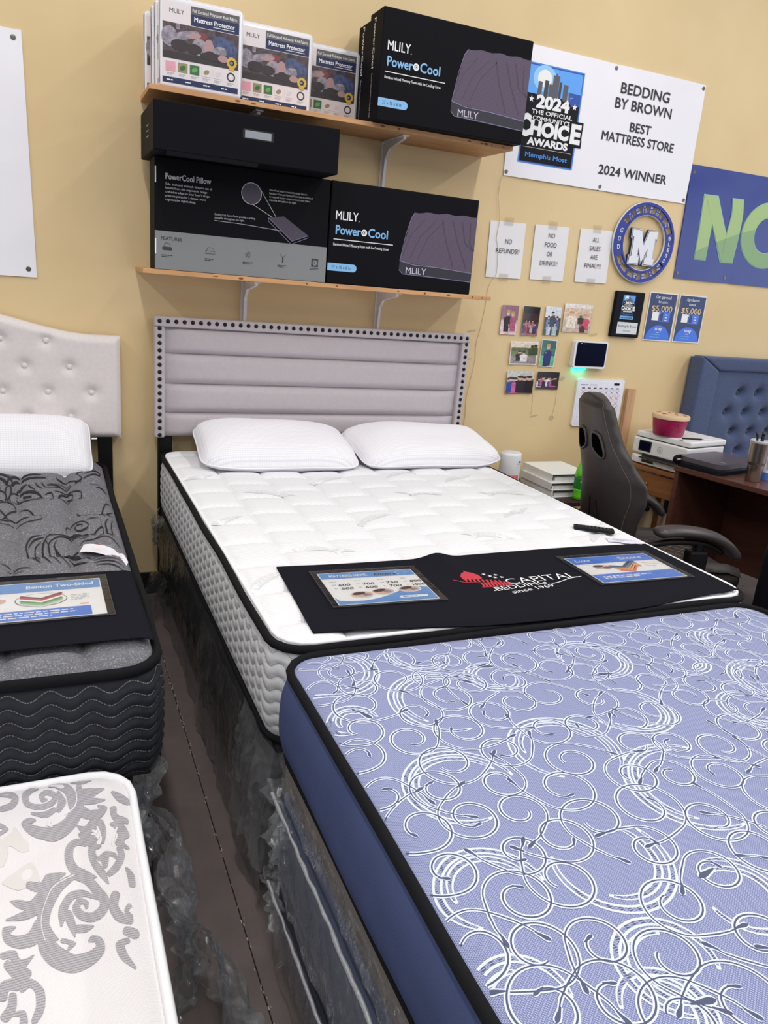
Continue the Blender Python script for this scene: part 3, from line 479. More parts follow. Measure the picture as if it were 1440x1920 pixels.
MD=Mattress(md,-1.70,-.712,-4.02,-2.10,.25,.478,.085,.012,quilt_dam,drop=.016,roll=.045,wob=.003,seed=11)
dtop=MD.top('top_panel',weave_mat('damask_white',(226,222,224),(234,230,232),230,230,.6,.5))
MD.side('side_border',M('damask_border_grey',(70,72,80),.7,bump=.3),lambda s,z:0,bulge=.008,nz=8,step=.03,zlo=.01,zhi=.004)
MD.piping('top_piping',.466,.009,M('white_tape'),.002,1.1); MD.piping('bottom_piping',.258,.010,M('white_tape'),.002); MD.bottom('bottom_panel',BLKTAPE)
items=[]
for data,mi,lay in ((DAMASK_GHOSTS,1,0),(DAMASK_STROKES,0,1),(DAMASK_VEINS,2,2)):
    for st in data:
        P=[(-.72+a/1000,-2.10+b/1000,-.72+c/1000,-2.10+d/1000) for a,b,c,d in st]
        for mir,dy in ((0,0),(1,0),(0,-.66),(1,-.66),(0,-1.3),(1,-1.3)):
            Pm=[(-1.985-a,b+dy,-1.985-c,d+dy) if mir else (a,b+dy,c,d+dy) for a,b,c,d in P]
            Q=catmull(Pm,6)
            if dy and max(q[1] for q in Q)>-2.10+dy-.02: pass
            items.append(([(q[0],q[1]) for q in Q],[(q[2],q[3]) for q in Q],mi,lay))
dp_=MD.ribbons('damask_print',[weave_mat('damask_grey',(146,143,148),(186,182,187),520,120,.6,.2),M('damask_beige',(216,211,208),.6),M('damask_vein',(226,222,224),.6)],items,dtop,off=.0008,margin=-.001,ls=.00025); dp_['kind']='stuff'
# ------------------------------------------------------------------ blue mattress in the foreground on its wrapped stack
sx0,sx1,sy0,sy1=-.405,.955,-4.15,-2.26
for nm,z0,z1,mt,lab in (('box_spring',.02,.228,M('spring_navy',(60,64,80),.8,bump=.3),'plastic wrapped navy box spring lowest in the stack under the blue mattress'),
                        ('box_spring',.234,.470,M('spring_blue',(98,106,132),.7,bump=.2),'plastic wrapped slate blue box spring in the middle of the stack'),
                        ('foundation',.474,.580,M('spring_taupe',(132,122,116),.7,bump=.2),'plastic wrapped taupe foundation directly under the blue mattress')):
    t=thing(nm,lab,'box spring' if nm=='box_spring' else 'foundation',((sx0+sx1)/2,(sy0+sy1)/2,z0))
    obj('body',MB().box(sx0+.012,sx1-.012,sy0,sy1-.01,z0,z1,.014,3),mt,t)
    film_sheet('plastic_wrap',[(.5,sy1+.012),(sx0+.02,sy1+.012),(sx0-.012,sy1-.04),(sx0-.012,sy0+.1)],z0+.006,z1-.004,.014,81+z0*50,t,FILM,nz=10,step=.018,fr=11)
    if nm=='box_spring':
        path=[(sx0-.016+.004*noise.noise(Vector((k*.9,0,z0))),sy1-.02-k*.03,z1+.003+.004*noise.noise(Vector((k*.7,4,z0)))) for k in range(60)]
        obj('edge_cord',MB().tube(path,[.0038+.0020*noise.noise(Vector((k*3.1,7,z0))) for k in range(60)],7),M('silver_cord',(150,152,158),.3,bump=1,bump_s=120,spec=.7),t,smooth=False)
        film_sheet('plastic_knot',[(sx0+.06,sy1+.02),(sx0-.02,sy1+.03),(sx0-.05,sy1-.01),(sx0-.02,sy1-.10)],z0+.04,z1+.012,.055,91+z0*9,t,FILM2,nz=14,step=.01,fr=18,sag=.06,vf=3)
mbk=thing('mattress','blue mattress with white scroll print nearest the camera','mattress',((sx0+sx1)/2,(sy0+sy1)/2,.584))
def quilt_blue(x,y): return .004*noise.noise(Vector((x*3,y*3,2)))
BM=Mattress(mbk,sx0,sx1+.01,sy0,sy1,.584,.800,.075,.012,quilt_blue,drop=.012,roll=.05,wob=.008,seed=5,crown=.010)
btop=BM.top('top_panel',weave_mat('blue_weave',(104,112,154),(166,172,204),210,330,.8,.3))
BM.side('side_border',M('navy_border',(64,74,110),.85,noise_s=5,noise_a=.10,bump=.4,bump_s=350,spec=.15),lambda s,z:.004*noise.noise(Vector((s*4,z*9,1))),bulge=.022,nz=16,step=.02,zlo=.006,zhi=.002)
BM.piping('top_piping',.792,.0095,BLKTAPE,.003,1.15); BM.piping('bottom_piping',.590,.006,BLKTAPE,.0); BM.bottom('bottom_panel',BLKTAPE)
PW=M('scroll_white',(212,220,240),.8); PD=M('scroll_slate',(74,80,110),.8); PM_=weave_mat('scroll_hatch',(82,88,120),(166,172,204),40,330,.8,.2)
items=[]; rnd=random.Random(23)
def arcband(cx,cy,r,a0,sw,w,big):
    n=max(16,int(abs(sw)*10)); pts=[]; ws=[]
    for k in range(n+1):
        t=k/n; rr=r*((1-.22*t) if big else (1-.66*t**1.1)); a=a0+sw*t; pts.append((cx+rr*math.cos(a),cy+rr*math.sin(a))); ws.append(w*(.3+.7*math.sin(PI*t)**.6) if big else w*(.75+.25*math.sin(PI*t)))
    return pts,ws
def drop(p,sc=1.0):
    (ax,ay),(bx,by)=p[0],p[2]; dx,dy=ax-bx,ay-by; l=math.hypot(dx,dy); dx/=l; dy/=l
    tp=[(ax+dx*t*sc,ay+dy*t*sc) for t in (-.014,-.006,0,.004,.007,.009)]; L,R=rib(tp,[v*sc for v in (.0018,.0042,.0062,.0064,.0044,.0008)]); items.append((L,R,1,4)); L,R=rib(tp,[v*sc for v in (.006,.008,.0100,.0102,.0088,.004)]); items.append((L,R,0,2))
big=list(BIG_ARCS)
for k in range(900):
    c=(rnd.uniform(-.36,.92),rnd.uniform(-4.08,-2.34),rnd.uniform(.075,.125))
    if all(math.hypot(c[0]-b[0],c[1]-b[1])>.165 for b in big): big.append(c)
for cx,cy,r in big:
    sw=rnd.choice((-1,1))*rnd.uniform(3.8,5.4); a0=rnd.uniform(0,2*PI); r*=1.08
    for q,(dr,w) in enumerate(((0,.0150),(-.017,.0135))):
        p,ws=arcband(cx,cy,r+dr,a0+q*.30,sw*(1,.72)[q],w,True)
        L,R=rib(p,ws); items.append((L,R,0,0)); L,R=rib(p[1:-1],[v*.46 for v in ws[1:-1]]); items.append((L,R,2,1))
    if rnd.random()<.7: drop(p,1.5)
small=[]
for k in range(5000):
    c=(rnd.uniform(-.39,.94),rnd.uniform(-4.13,-2.28))
    if all(math.hypot(c[0]-b[0],c[1]-b[1])>.072 for b in small): small.append(c)
for cx,cy in small:
    r=rnd.uniform(.042,.064); sw=rnd.choice((-1,1))*rnd.uniform(6.5,9.0); a0=rnd.uniform(0,2*PI)
    p,ws=arcband(cx,cy,r,a0,sw,.0078,False)
    # the outer end swings away in a tail
    d=1 if sw>0 else -1; tail=[(cx+(r+.030*t*t)*math.cos(a0-d*t*1.0),cy+(r+.030*t*t)*math.sin(a0-d*t*1.0)) for t in (1,.75,.5,.25)]
    p=tail+p; ws=[.0045,.006,.007,.007]+ws
    L,R=rib(p,ws); items.append((L,R,0,2)); L,R=rib(p,[v*.33 for v in ws]); items.append((L,R,1,3)); drop(p); 
    if rnd.random()<.6: drop(p[::-1],.8)
BM.ribbons('scroll_print',[PW,PD,PM_],items,btop,off=.0005,margin=.008,ls=.00016)
# ------------------------------------------------------------------ headboards
HG=M('grey_linen',(186,178,182),.85,noise_s=60,noise_a=.03,bump=.35,bump_s=500,spec=.2,sheen=.15)
hb=thing('headboard','grey channel headboard edged with black nailheads','headboard',(.39,-.06,0))
X0,X1,Z0,Z1=-.402,1.192,.812,1.357
obj('back_panel',MB().box(X0+.006,X1-.006,-.075,-.027,Z0+.004,Z1-.004,.006),HG,hb)
B=.045
obj('border',MB().box(X0,X1,-.105,-.06,Z1-B,Z1,.008,3).box(X0,X0+B,-.105,-.06,Z0,Z1-B,.008,3).box(X1-B,X1,-.105,-.06,Z0,Z1-B,.008,3),HG,hb)
zz=[Z0+.003,.926,1.060,1.196,Z1-B]
for a,b in zip(zz,zz[1:]):
    rows=[]
    for j in range(9):
        t=j/8; row=[]
        for i in range(25):
            s_=i/24; x=X0+B+.001+(X1-X0-2*B-.002)*s_; e=(1-abs(2*t-1)**5)*(1-abs(2*s_-1)**40); row.append((x,-.078-.026*max(e,0)**.5,a+.0015+(b-a-.003)*t))
        rows.append(row)
    obj('channel_panel',MB().grid(rows),HG,hb,smooth=True)
nm=MB(); rows=[[Vector((r*math.cos(2*PI*k/10),-h,r*math.sin(2*PI*k/10))) for k in range(10)] for r,h in ((.0095,0),(.0085,.004),(.005,.0065))]
nm.grid(rows,closeu=True); nm.f.append(tuple(20+k for k in range(10))); nm.m.append(0)
NAIL=M('nailhead_black',(18,16,17),.35,metal=.4)
spots=[(X0+.022+(X1-X0-.044)*k/43,Z1-.020) for k in range(44)]+[(x,Z1-.020-(Z1-.020-Z0-.014)*k/16) for x in (X0+.022,X1-.022) for k in range(1,17)]
first=None
for x,z in spots:
    p=WM[hb.name].inverted()@Vector((x,-.1045,z))
    if first is None: first=obj('nailhead',nm,NAIL,hb,smooth=True,local=True); first.location=p
    else:
        c=first.copy(); COL.objects.link(c); c.parent=hb; c.location=p
for x in (-.352,1.142): obj('leg',MB().box(x-.032,x+.032,-.075,-.045,0,.83,.004),BLKMETAL,hb)
# cream camelback headboard
hc=thing('headboard','cream button tufted headboard with arched top','headboard',(-1.32,-.06,0))
HCm=M('cream_linen',(220,212,210),.85,noise_s=70,noise_a=.03,bump=.4,bump_s=450,spec=.2,sheen=.15)
XC=-1.32; HW=.775
def topz(x):
    a=abs(x-XC)/HW; return 1.257+.095*(1-sm((a-.12)/.74))
btn=[]
for r_,(z,offs) in enumerate(((1.228,0),(1.12,.5),(1.011,0),(.903,.5))):
    for k in range(-5,6):
        x=-1.019-.30+.175*(k+offs)+ -.0
        btn.append((x,z))
btn=[(round(-1.019+.1755*(k+o),4),z) for z,o in ((1.228,0),(1.12,.5),(1.011,0),(.903,.5)) for k in range(-6,4)]
btn=[(x,z) for x,z in btn if XC-HW+.08<x<XC+HW-.08 and z<topz(x)-.05]
rows=[]
for j in range(60):
    t=j/59; row=[]
    for i in range(140):
        x=XC-HW+2*HW*i/139; tz=topz(x); z=.806+(tz-.806)*t; de=min(x-(XC-HW),XC+HW-x,z-.806,tz-z); y=-.098+.030*(1-min(1,de/.03))**2
        for bx,bz in btn:
            d2=(x-bx)**2+(z-bz)**2
            if d2<.012: y+=.020*math.exp(-d2/.0007)
        y+=.0 ; row.append((x,y,z))
    rows.append(row)
obj('front_cushion',MB().grid(rows),HCm,hc,smooth=True)
prof=[(XC-HW,.806),(XC+HW,.806)]+[(XC+HW-2*HW*k/40,topz(XC+HW-2*HW*k/40)) for k in range(41)]
obj('back_panel',MB().prism(prof,'y',-.0685,-.02),HCm,hc,fixn=True)
bmsh=MB(); rows=[[Vector((r*math.cos(2*PI*k/14),-h,r*math.sin(2*PI*k/14))) for k in range(14)] for r,h in ((.0125,0),(.013,.003),(.010,.007),(.004,.009))]; bmsh.grid(rows,closeu=True); bmsh.f.append(tuple(42+k for k in range(14))); bmsh.m.append(0)
first=None
for x,z in btn:
    p=WM[hc.name].inverted()@Vector((x,-.0795,z))
    if first is None: first=obj('button',bmsh,HCm,hc,smooth=True,local=True); first.location=p
    else: c=first.copy(); COL.objects.link(c); c.parent=hc; c.location=p
seam=Print((0,0,0),(1,0,0),(0,0,1))
for x in (-.615,XC-HW+.07): obj('leg',MB().box(x-.031,x+.031,-.075,-.045,0,.82,.004),BLKMETAL,hc)
# blue tufted headboard behind the desk
hbl=thing('headboard','slate blue diamond tufted headboard with wide padded frame','headboard',(3.55,-.06,0))
HBm=M('slate_blue_linen',(74,86,118),.85,noise_s=90,noise_a=.10,bump=.4,bump_s=450,spec=.2,sheen=.2); BX0,BX1,BZ0,BZ1=2.79,4.36,.30,1.312
bw=.15
for a in ('l','t','r'):
    mbx=MB()
    if a=='t': pts=[(BX0,BZ1),(BX1,BZ1),(BX1-bw,BZ1-bw*.55),(BX0+bw,BZ1-bw*.55)]
    elif a=='l': pts=[(BX0,BZ0),(BX0,BZ1),(BX0+bw,BZ1-bw*.55),(BX0+bw,BZ0)]
    else: pts=[(BX1,BZ1),(BX1,BZ0),(BX1-bw,BZ0),(BX1-bw,BZ1-bw*.55)]
    n=4; out=[];
    bm_=bmesh.new(); vs=[bm_.verts.new((x,-.135,z)) for x,z in pts]; f=bm_.faces.new(vs); r_=bmesh.ops.extrude_face_region(bm_,geom=[f]); 
    for v in [g for g in r_['geom'] if isinstance(g,bmesh.types.BMVert)]: v.co.y=-.03
    bmesh.ops.recalc_face_normals(bm_,faces=bm_.faces[:]); bmesh.ops.bevel(bm_,geom=bm_.edges[:],offset=.018,segments=3,affect='EDGES',profile=.6)
    obj('padded_frame',mbx.bm(bm_),HBm,hbl,smooth=True)
bb=[(3.10+.158*k+(.079 if j%2 else 0),.972+.125*(j)) for j in range(-4,2) for k in range(0,8)]
bb=[(x,z) for x,z in bb if BX0+bw+.04<x<BX1-bw-.04 and BZ0+.05<z<BZ1-bw]
rows=[]
for j in range(80):
    row=[]
    for i in range(110):
        x=BX0+bw-.01+(BX1-BX0-2*bw+.02)*i/109; z=BZ0+(BZ1-bw*.5-BZ0)*j/79; y=-.118
        for bx,bz in bb:
            d2=(x-bx)**2+(z-bz)**2
            if d2<.03: y+=.046*math.exp(-d2/.0006)+.018*math.exp(-d2/.0028)
        row.append((x,min(y,-.046),z))
    rows.append(row)
obj('tufted_panel',MB().grid(rows),HBm,hbl,smooth=True)
obj('back_panel',MB().box(BX0+.01,BX1-.01,-.04,-.015,BZ0,BZ1-.01),HBm,hbl)
first=None
for x,z in bb:
    p=WM[hbl.name].inverted()@Vector((x,-.0715,z))
    if first is None: first=obj('button',bmsh,HBm,hbl,smooth=True,local=True); first.location=p
    else: c=first.copy(); COL.objects.link(c); c.parent=hbl; c.location=p
for x in (2.86,4.29): obj('leg',MB().box(x-.03,x+.03,-.07,-.04,0,.31,.004),BLKMETAL,hbl)
# ------------------------------------------------------------------ pillows
PILM=wave_mat('pillow_knit',(242,241,244),(220,218,226),34,.9,.4,'Y',.0008,grid=True)
def pillow(label,loc,rot,w,d,h,seed,group=None):
    t=thing('pillow',label,'pillow',loc,rot=rot); mbx=MB(); N=36; Mv=26
    for sgn in (1,-1):
        rows=[]
        for j in range(Mv+1):
            row=[]; v=-1+2*j/Mv
            for i in range(N+1):
                u=-1+2*i/N; pin=1-.03*(1-abs(u)**2)*abs(v)**6-.16*abs(u)**5*abs(v)**3; pin2=1-.03*(1-abs(v)**2)*abs(u)**6-.09*abs(v)**5*abs(u)**3
                x=w/2*u*pin2; y=d/2*v*pin; e=(1-abs(u)**3.2)*(1-abs(v)**3.0); th=h/2*max(e,0)**.46
                if sgn<0: th*=.55
                th*=1+.10*noise.noise(Vector((u*1.4,v*1.4,seed)))
                row.append((x,y,sgn*th+.02*noise.noise(Vector((u,v,seed+4)))*(1 if True else 0)))
            rows.append(row if sgn>0 else row[::-1])
        mbx.grid(rows)
    o=obj('cushion',mbx,PILM,t,smooth=True,local=True)
    per=[]
    for k in range(80):
        q=k/80*4; sd=int(q); f=-1+2*(q-sd); u,v=[(f,-1),(1,f),(-f,1),(-1,-f)][sd]
        pin=1-.03*(1-abs(u)**2)*abs(v)**6-.16*abs(u)**5*abs(v)**3; pin2=1-.03*(1-abs(v)**2)*abs(u)**6-.09*abs(v)**5*abs(u)**3; per.append((w/2*u*pin2,d/2*v*pin,.02*noise.noise(Vector((u,v,seed+4)))))
    obj('seam',MB().tube(per,.0032,6,closed=True),M('pillow_seam',(236,235,240),.9),t,smooth=True,local=True); return t
pillow('white ribbed pillow nearest the aisle on the white mattress',(.105,-.335,.818),(math.radians(13),math.radians(1),math.radians(-3)),.73,.44,.175,1)
pillow('white ribbed pillow on the desk side of the white mattress',(.850,-.332,.816),(math.radians(12),math.radians(-1),math.radians(1)),.76,.44,.165,5)
pb=pillow('white ribbed pillow leaning on the cream tufted headboard',(-1.04,-.232,.80),(math.radians(36),0,math.radians(1)),.73,.34,.15,9)
obj('zipper_pull',MB().box(.362,.385,.04,.046,.0,.006,.001),WHPL,pb,local=True)
# ------------------------------------------------------------------ shelves
PINE=wood_mat('pine_board',(214,166,118),(186,134,88)); BRK=M('bracket_white',(222,220,222),.4)
KNOT=M('pine_knot',(120,72,45),.6)
def shelf(label,x0,x1,zt,bx):
    t=thing('wall_shelf',label,'shelf',((x0+x1)/2,-.145,zt-.02)); bd=obj('board',MB().box(x0,x1,-.290,-.001,zt-.019,zt,.0015,2),PINE,t)
    kp=Print((x0,-.290,zt-.019),(1,0,0),(0,0,1)); rr=random.Random(int(zt*10))
    for k in range(9): kp.ell(rr.uniform(.05,x1-x0-.05),.0095,rr.uniform(.004,.012),rr.uniform(.002,.005),KNOT,0,10)
    kp.build('knots',bd)
    for b in bx:
        m=MB().box(b-.016,b+.016,-.006,-.0012,zt-.27,zt-.0195,.001).box(b-.016,b+.016,-.25,-.004,zt-.026,zt-.0195,.001)
        pts=[(-.006,zt-.25),(-.006,zt-.03),(-.235,zt-.026),(-.235,zt-.036),(-.075,zt-.060),(-.035,zt-.10),(-.022,zt-.25)]
        m.prism(pts,'x',b-.006,b+.006); bk=obj('bracket',m,BRK,t,fixn=True)
        obj('screw',MB().lathe([(.005,0),(.004,.002)],0,0,8),BLKMETAL,bk,local=True).matrix_local=Matrix.Translation(WM[t.name].inverted()@Vector((b,-.0061,zt-.045)))@Matrix.Rotation(PI/2,4,'X')
    return t
shelf('lower pine wall shelf above the grey headboard',-.470,1.173,1.556,(.015,.695))
shelf('upper pine wall shelf holding the white packages',-.443,1.196,2.236,(.0,.665))
# ------------------------------------------------------------------ cartons
BLUEP=M('print_light_blue',(130,185,232),.5); PURP=wave_mat('pillow_picture',(104,92,110),(84,74,92),70,.6,0,'DIAGONAL'); PURD=M('pillow_dark',(70,62,78),.6); PURL=M('picture_line',(130,125,160),.5); BAND=M('picture_band',(42,40,52),.6); GREYP=M('print_grey',(128,130,132),.5); GRTX=M('print_dim',(190,190,196),.5)
def pc_front(t,x0,y,z0,w,h):
    p=Print((x0,y,z0),(1,0,0),(0,0,1)); k=w/.735; g=lambda *a:[(u*k,v*k) for u,v in a]
    p.text('MLILY',.027*k,.272*k,.036*k,WHITE,width=.105*k,bold=.012); p.ell(.137*k,.273*k,.002,.002,WHITE)
    p.text('Power',.03*k,.212*k,.037*k,BLUEP,width=.118*k,bold=.03); p.text('Cool',.185*k,.212*k,.037*k,BLUEP,width=.095*k,bold=.03)
    p.ring(.165*k,.228*k,.011*k,.006*k,WHITE,1); p.ring(.166*k,.228*k,.0045*k,.003*k,WHITE,1)
    p.rect(.022*k,.188*k,.31*k,.191*k,WHITE); p.text('Bamboo Infused Memory Foam with Ice Cooling Cover',.022*k,.163*k,.011*k,WHITE,width=.27*k,bold=.01)
    p.rrect(.0005,.055*k,.14*k,.088*k,.0164*k,BLUEP,0,(0,1,1,0)); p.text('27 x 15 x 6 in',.02*k,.065*k,.0135*k,M('print_slate',(40,52,70),.5),1,width=.09*k)
    pic=Print((x0,y,z0),(1,0,0),(0,0,1))
    top=[(.735-.001,.338)]+[(.735-.33*s_,.352-.008*math.sin(s_*22)*.35-.012*s_*s_) for s_ in [i/16 for i in range(17)]]
    pic.poly(g((.350,.125),(.45,.112),(.6,.104),(.734,.100),*top,(.392,.318)),PURP,0)
    pic.poly(g((.350,.122),(.734,.098),(.734,.058),(.45,.063),(.365,.070),(.349,.085)),BAND,0)
    pic.line(g((.350,.125),(.42,.112),(.55,.110),(.734,.099)),.003*k,PURL,2); pic.line(g((.350,.085),(.37,.068),(.5,.066),(.734,.058)),.0025*k,PURL,2); pic.line(g((.350,.125),(.37,.24),(.392,.318),(.406,.335)),.002*k,PURL,2)
    for a,b in ((.55,.63),(.605,.70),(.655,.73),(.70,.734)): pic.line(g((a,.325),((a+b)/2-.01,.23),(b,.118 if b<.73 else .20)),.006*k,PURD,1)
    for a,b in ((.46,.36),(.52,.40),(.56,.44)): pic.line(g((a,.315),((a+b)/2-.015,.24),(b,.14)),.003*k,PURD,1)
    p.text('MLILY',.385*k,.072*k,.028*k,M('print_lilac',(196,188,206),.5),3,width=.105*k,bold=.01)
    pic.build('pillow_picture',t); p.build('lettering',t)
def carton(label,x0,x1,y0,y1,z0,z1,bev=.004):
    t=thing('carton',label,'box',((x0+x1)/2,(y0+y1)/2,z0)); obj('box',MB().box(x0,x1,y0,y1,z0,z1,bev,2),CARTON,t); return t
def pc_side(t,x,y1,z0,h,lay=0):
    p=Print((x,y1,z0),(0,-1,0),(0,0,1)); p.text('PowerCool',.050,.40,.020,WHITE,0,width=.19,rot=-PI/2,bold=.01); p.text('Bamboo Charcoal Infused Memory Foam',.055,.19,.012,GRTX,0,width=.17,rot=-PI/2); p.build('side_lettering',t)
SH=1.557
t=carton('black pillow carton showing the purple pillow, right end of the lower shelf',.320,1.054,-.282,-.13,SH,SH+.428); pc_front(t,.320,-.282,SH,.734,.428)
t=carton('black pillow carton with grey features strip, left end of the lower shelf',-.423,.314,-.282,-.13,SH,SH+.428)
obj('rear_carton_face',MB().box(-.421,.312,-.1305,-.129,SH+.002,SH+.42),CARTON,t)
p=Print((-.423,-.282,SH),(1,0,0),(0,0,1)); DK=M('print_charcoal',(52,54,56),.6)
p.rect(.001,.001,.736,.150,GREYP,0)
p.text('PowerCool Pillow',.043,.347,.022,GRTX,width=.18,bold=.03)
for i,tx in enumerate(('Side, back and stomach sleepers can all','benefit from this ergonomic design','crafted to adapt to your head\u2019s shape','pressure points for a deeper, more','regenerative night\u2019s sleep.')): p.text(tx,.043,.325-.0145*i,.0085,GRTX,width=(.185,.165,.175,.16,.12)[i])
p.ell(.392,.332,.042,.042,M('pillow_dark'),0); p.ring(.392,.332,.042,.0025,GRTX,1); p.line([(.43,.352),(.51,.238)],.002,GRTX,1); p.line([(.40,.29),(.51,.236)],.002,GRTX,1)
p.poly([(.468,.245),(.535,.258),(.648,.190),(.575,.160)],PURD,1); p.line([(.468,.243),(.468,.232),(.572,.148),(.648,.182),(.648,.190),(.575,.161),(.468,.245)],.002,PURL,2)
for i,tx in enumerate(('PowerCool pillow\u2019s breathable design features','Bamboo Charcoal Memory Foam that is ventilated','to respond to your unique pressure, your pillow','stays dry throughout the night.')): p.text(tx,.468,.352-.013*i,.0075,GRTX,width=(.165,.19,.18,.12)[i])
p.text('Cooling Knit Fabric Cover provides a cooling',.24,.232,.008,GRTX,width=.17); p.text('sensation throughout the night.',.24,.219,.008,GRTX,width=.125); p.line([(.24,.211),(.36,.208),(.53,.198)],.0016,GRTX,1)
p.text('FEATURES',.026,.116,.013,DK,width=.083,bold=.02)
p.ring(.05,.093,.012,.002,DK,1,a0=0,a1=PI); p.rrect(.03,.076,.070,.090,.006,DK,1)
p.poly([(.205,.078),(.245,.078),(.235,.102),(.215,.102)],GREYP,1); p.line([(.205,.078),(.245,.078),(.235,.102),(.215,.102),(.205,.078)],.002,DK,2); p.line([(.205,.088),(.245,.088)],.0015,DK,2)
for k in range(8): p.line([(.385+.004*math.cos(k*PI/4),.088+.004*math.sin(k*PI/4)),(.385+.014*math.cos(k*PI/4),.088+.014*math.sin(k*PI/4))],.0025,DK,1)
p.line([(.525,.104),(.538,.09),(.551,.104)],.002,DK,1); p.line([(.538,.092),(.538,.068)],.006,DK,1)
p.rect(.668,.063,.699,.098,DK,1); p.ell(.684,.080,.010,.012,M('print_grey'),2); p.text('S',.680,.076,.010,DK,3)
for i,u in enumerate((.05,.225,.385,.538,.684)): p.scrib(u-.022,.055,.044,.0035,DK,1,2,seed=i)
for u,v in ((.0015,.33),(.0015,.06)): p.rect(u,v,u+.005,v+.06,M('print_white'),2)
p.build('lettering',t)
t=carton('black pillow carton lying flat on top with a silver handle slot',-.448,.284,-.452,-.052,1.987,2.158)
p=Print((-.448,-.452,1.987),(1,0,0),(0,0,1)); p.rrect(.335,.082,.458,.118,.006,M('slot_black',(8,8,10),.6),0); p.build('slot',t)
obj('slot_handle',MB().box(-.105,.000,-.455,-.451,2.073,2.100,.001),M('silver_tape',(150,154,162),.35,metal=.3),t)
p=Print((-.448,-.052,1.987),(0,-1,0),(0,0,1)); [p.rect(.20,.06+.02*k,.26,.063+.02*k,GRTX) for k in range(3)]; p.build('side_marks',t)
obj('bottom_flap',MB().box(-.44,.276,-.447,-.30,1.9855,1.9868).box(-.40,-.05,-.4525,-.4505,1.972,1.988),CARTON,t)
US=2.237
t=carton('black pillow carton, front one of the two standing on the upper shelf',.478,1.203,-.348,-.198,US,US+.423); pc_front(t,.478,-.348,US,.725,.423); pc_side(t,.478,-.198,US,.42)
t=carton('black pillow carton tucked behind the front one on the upper shelf',  .487,1.200,-.192,-.045,US,US+.410); pc_side(t,.487,-.045,US,.41)
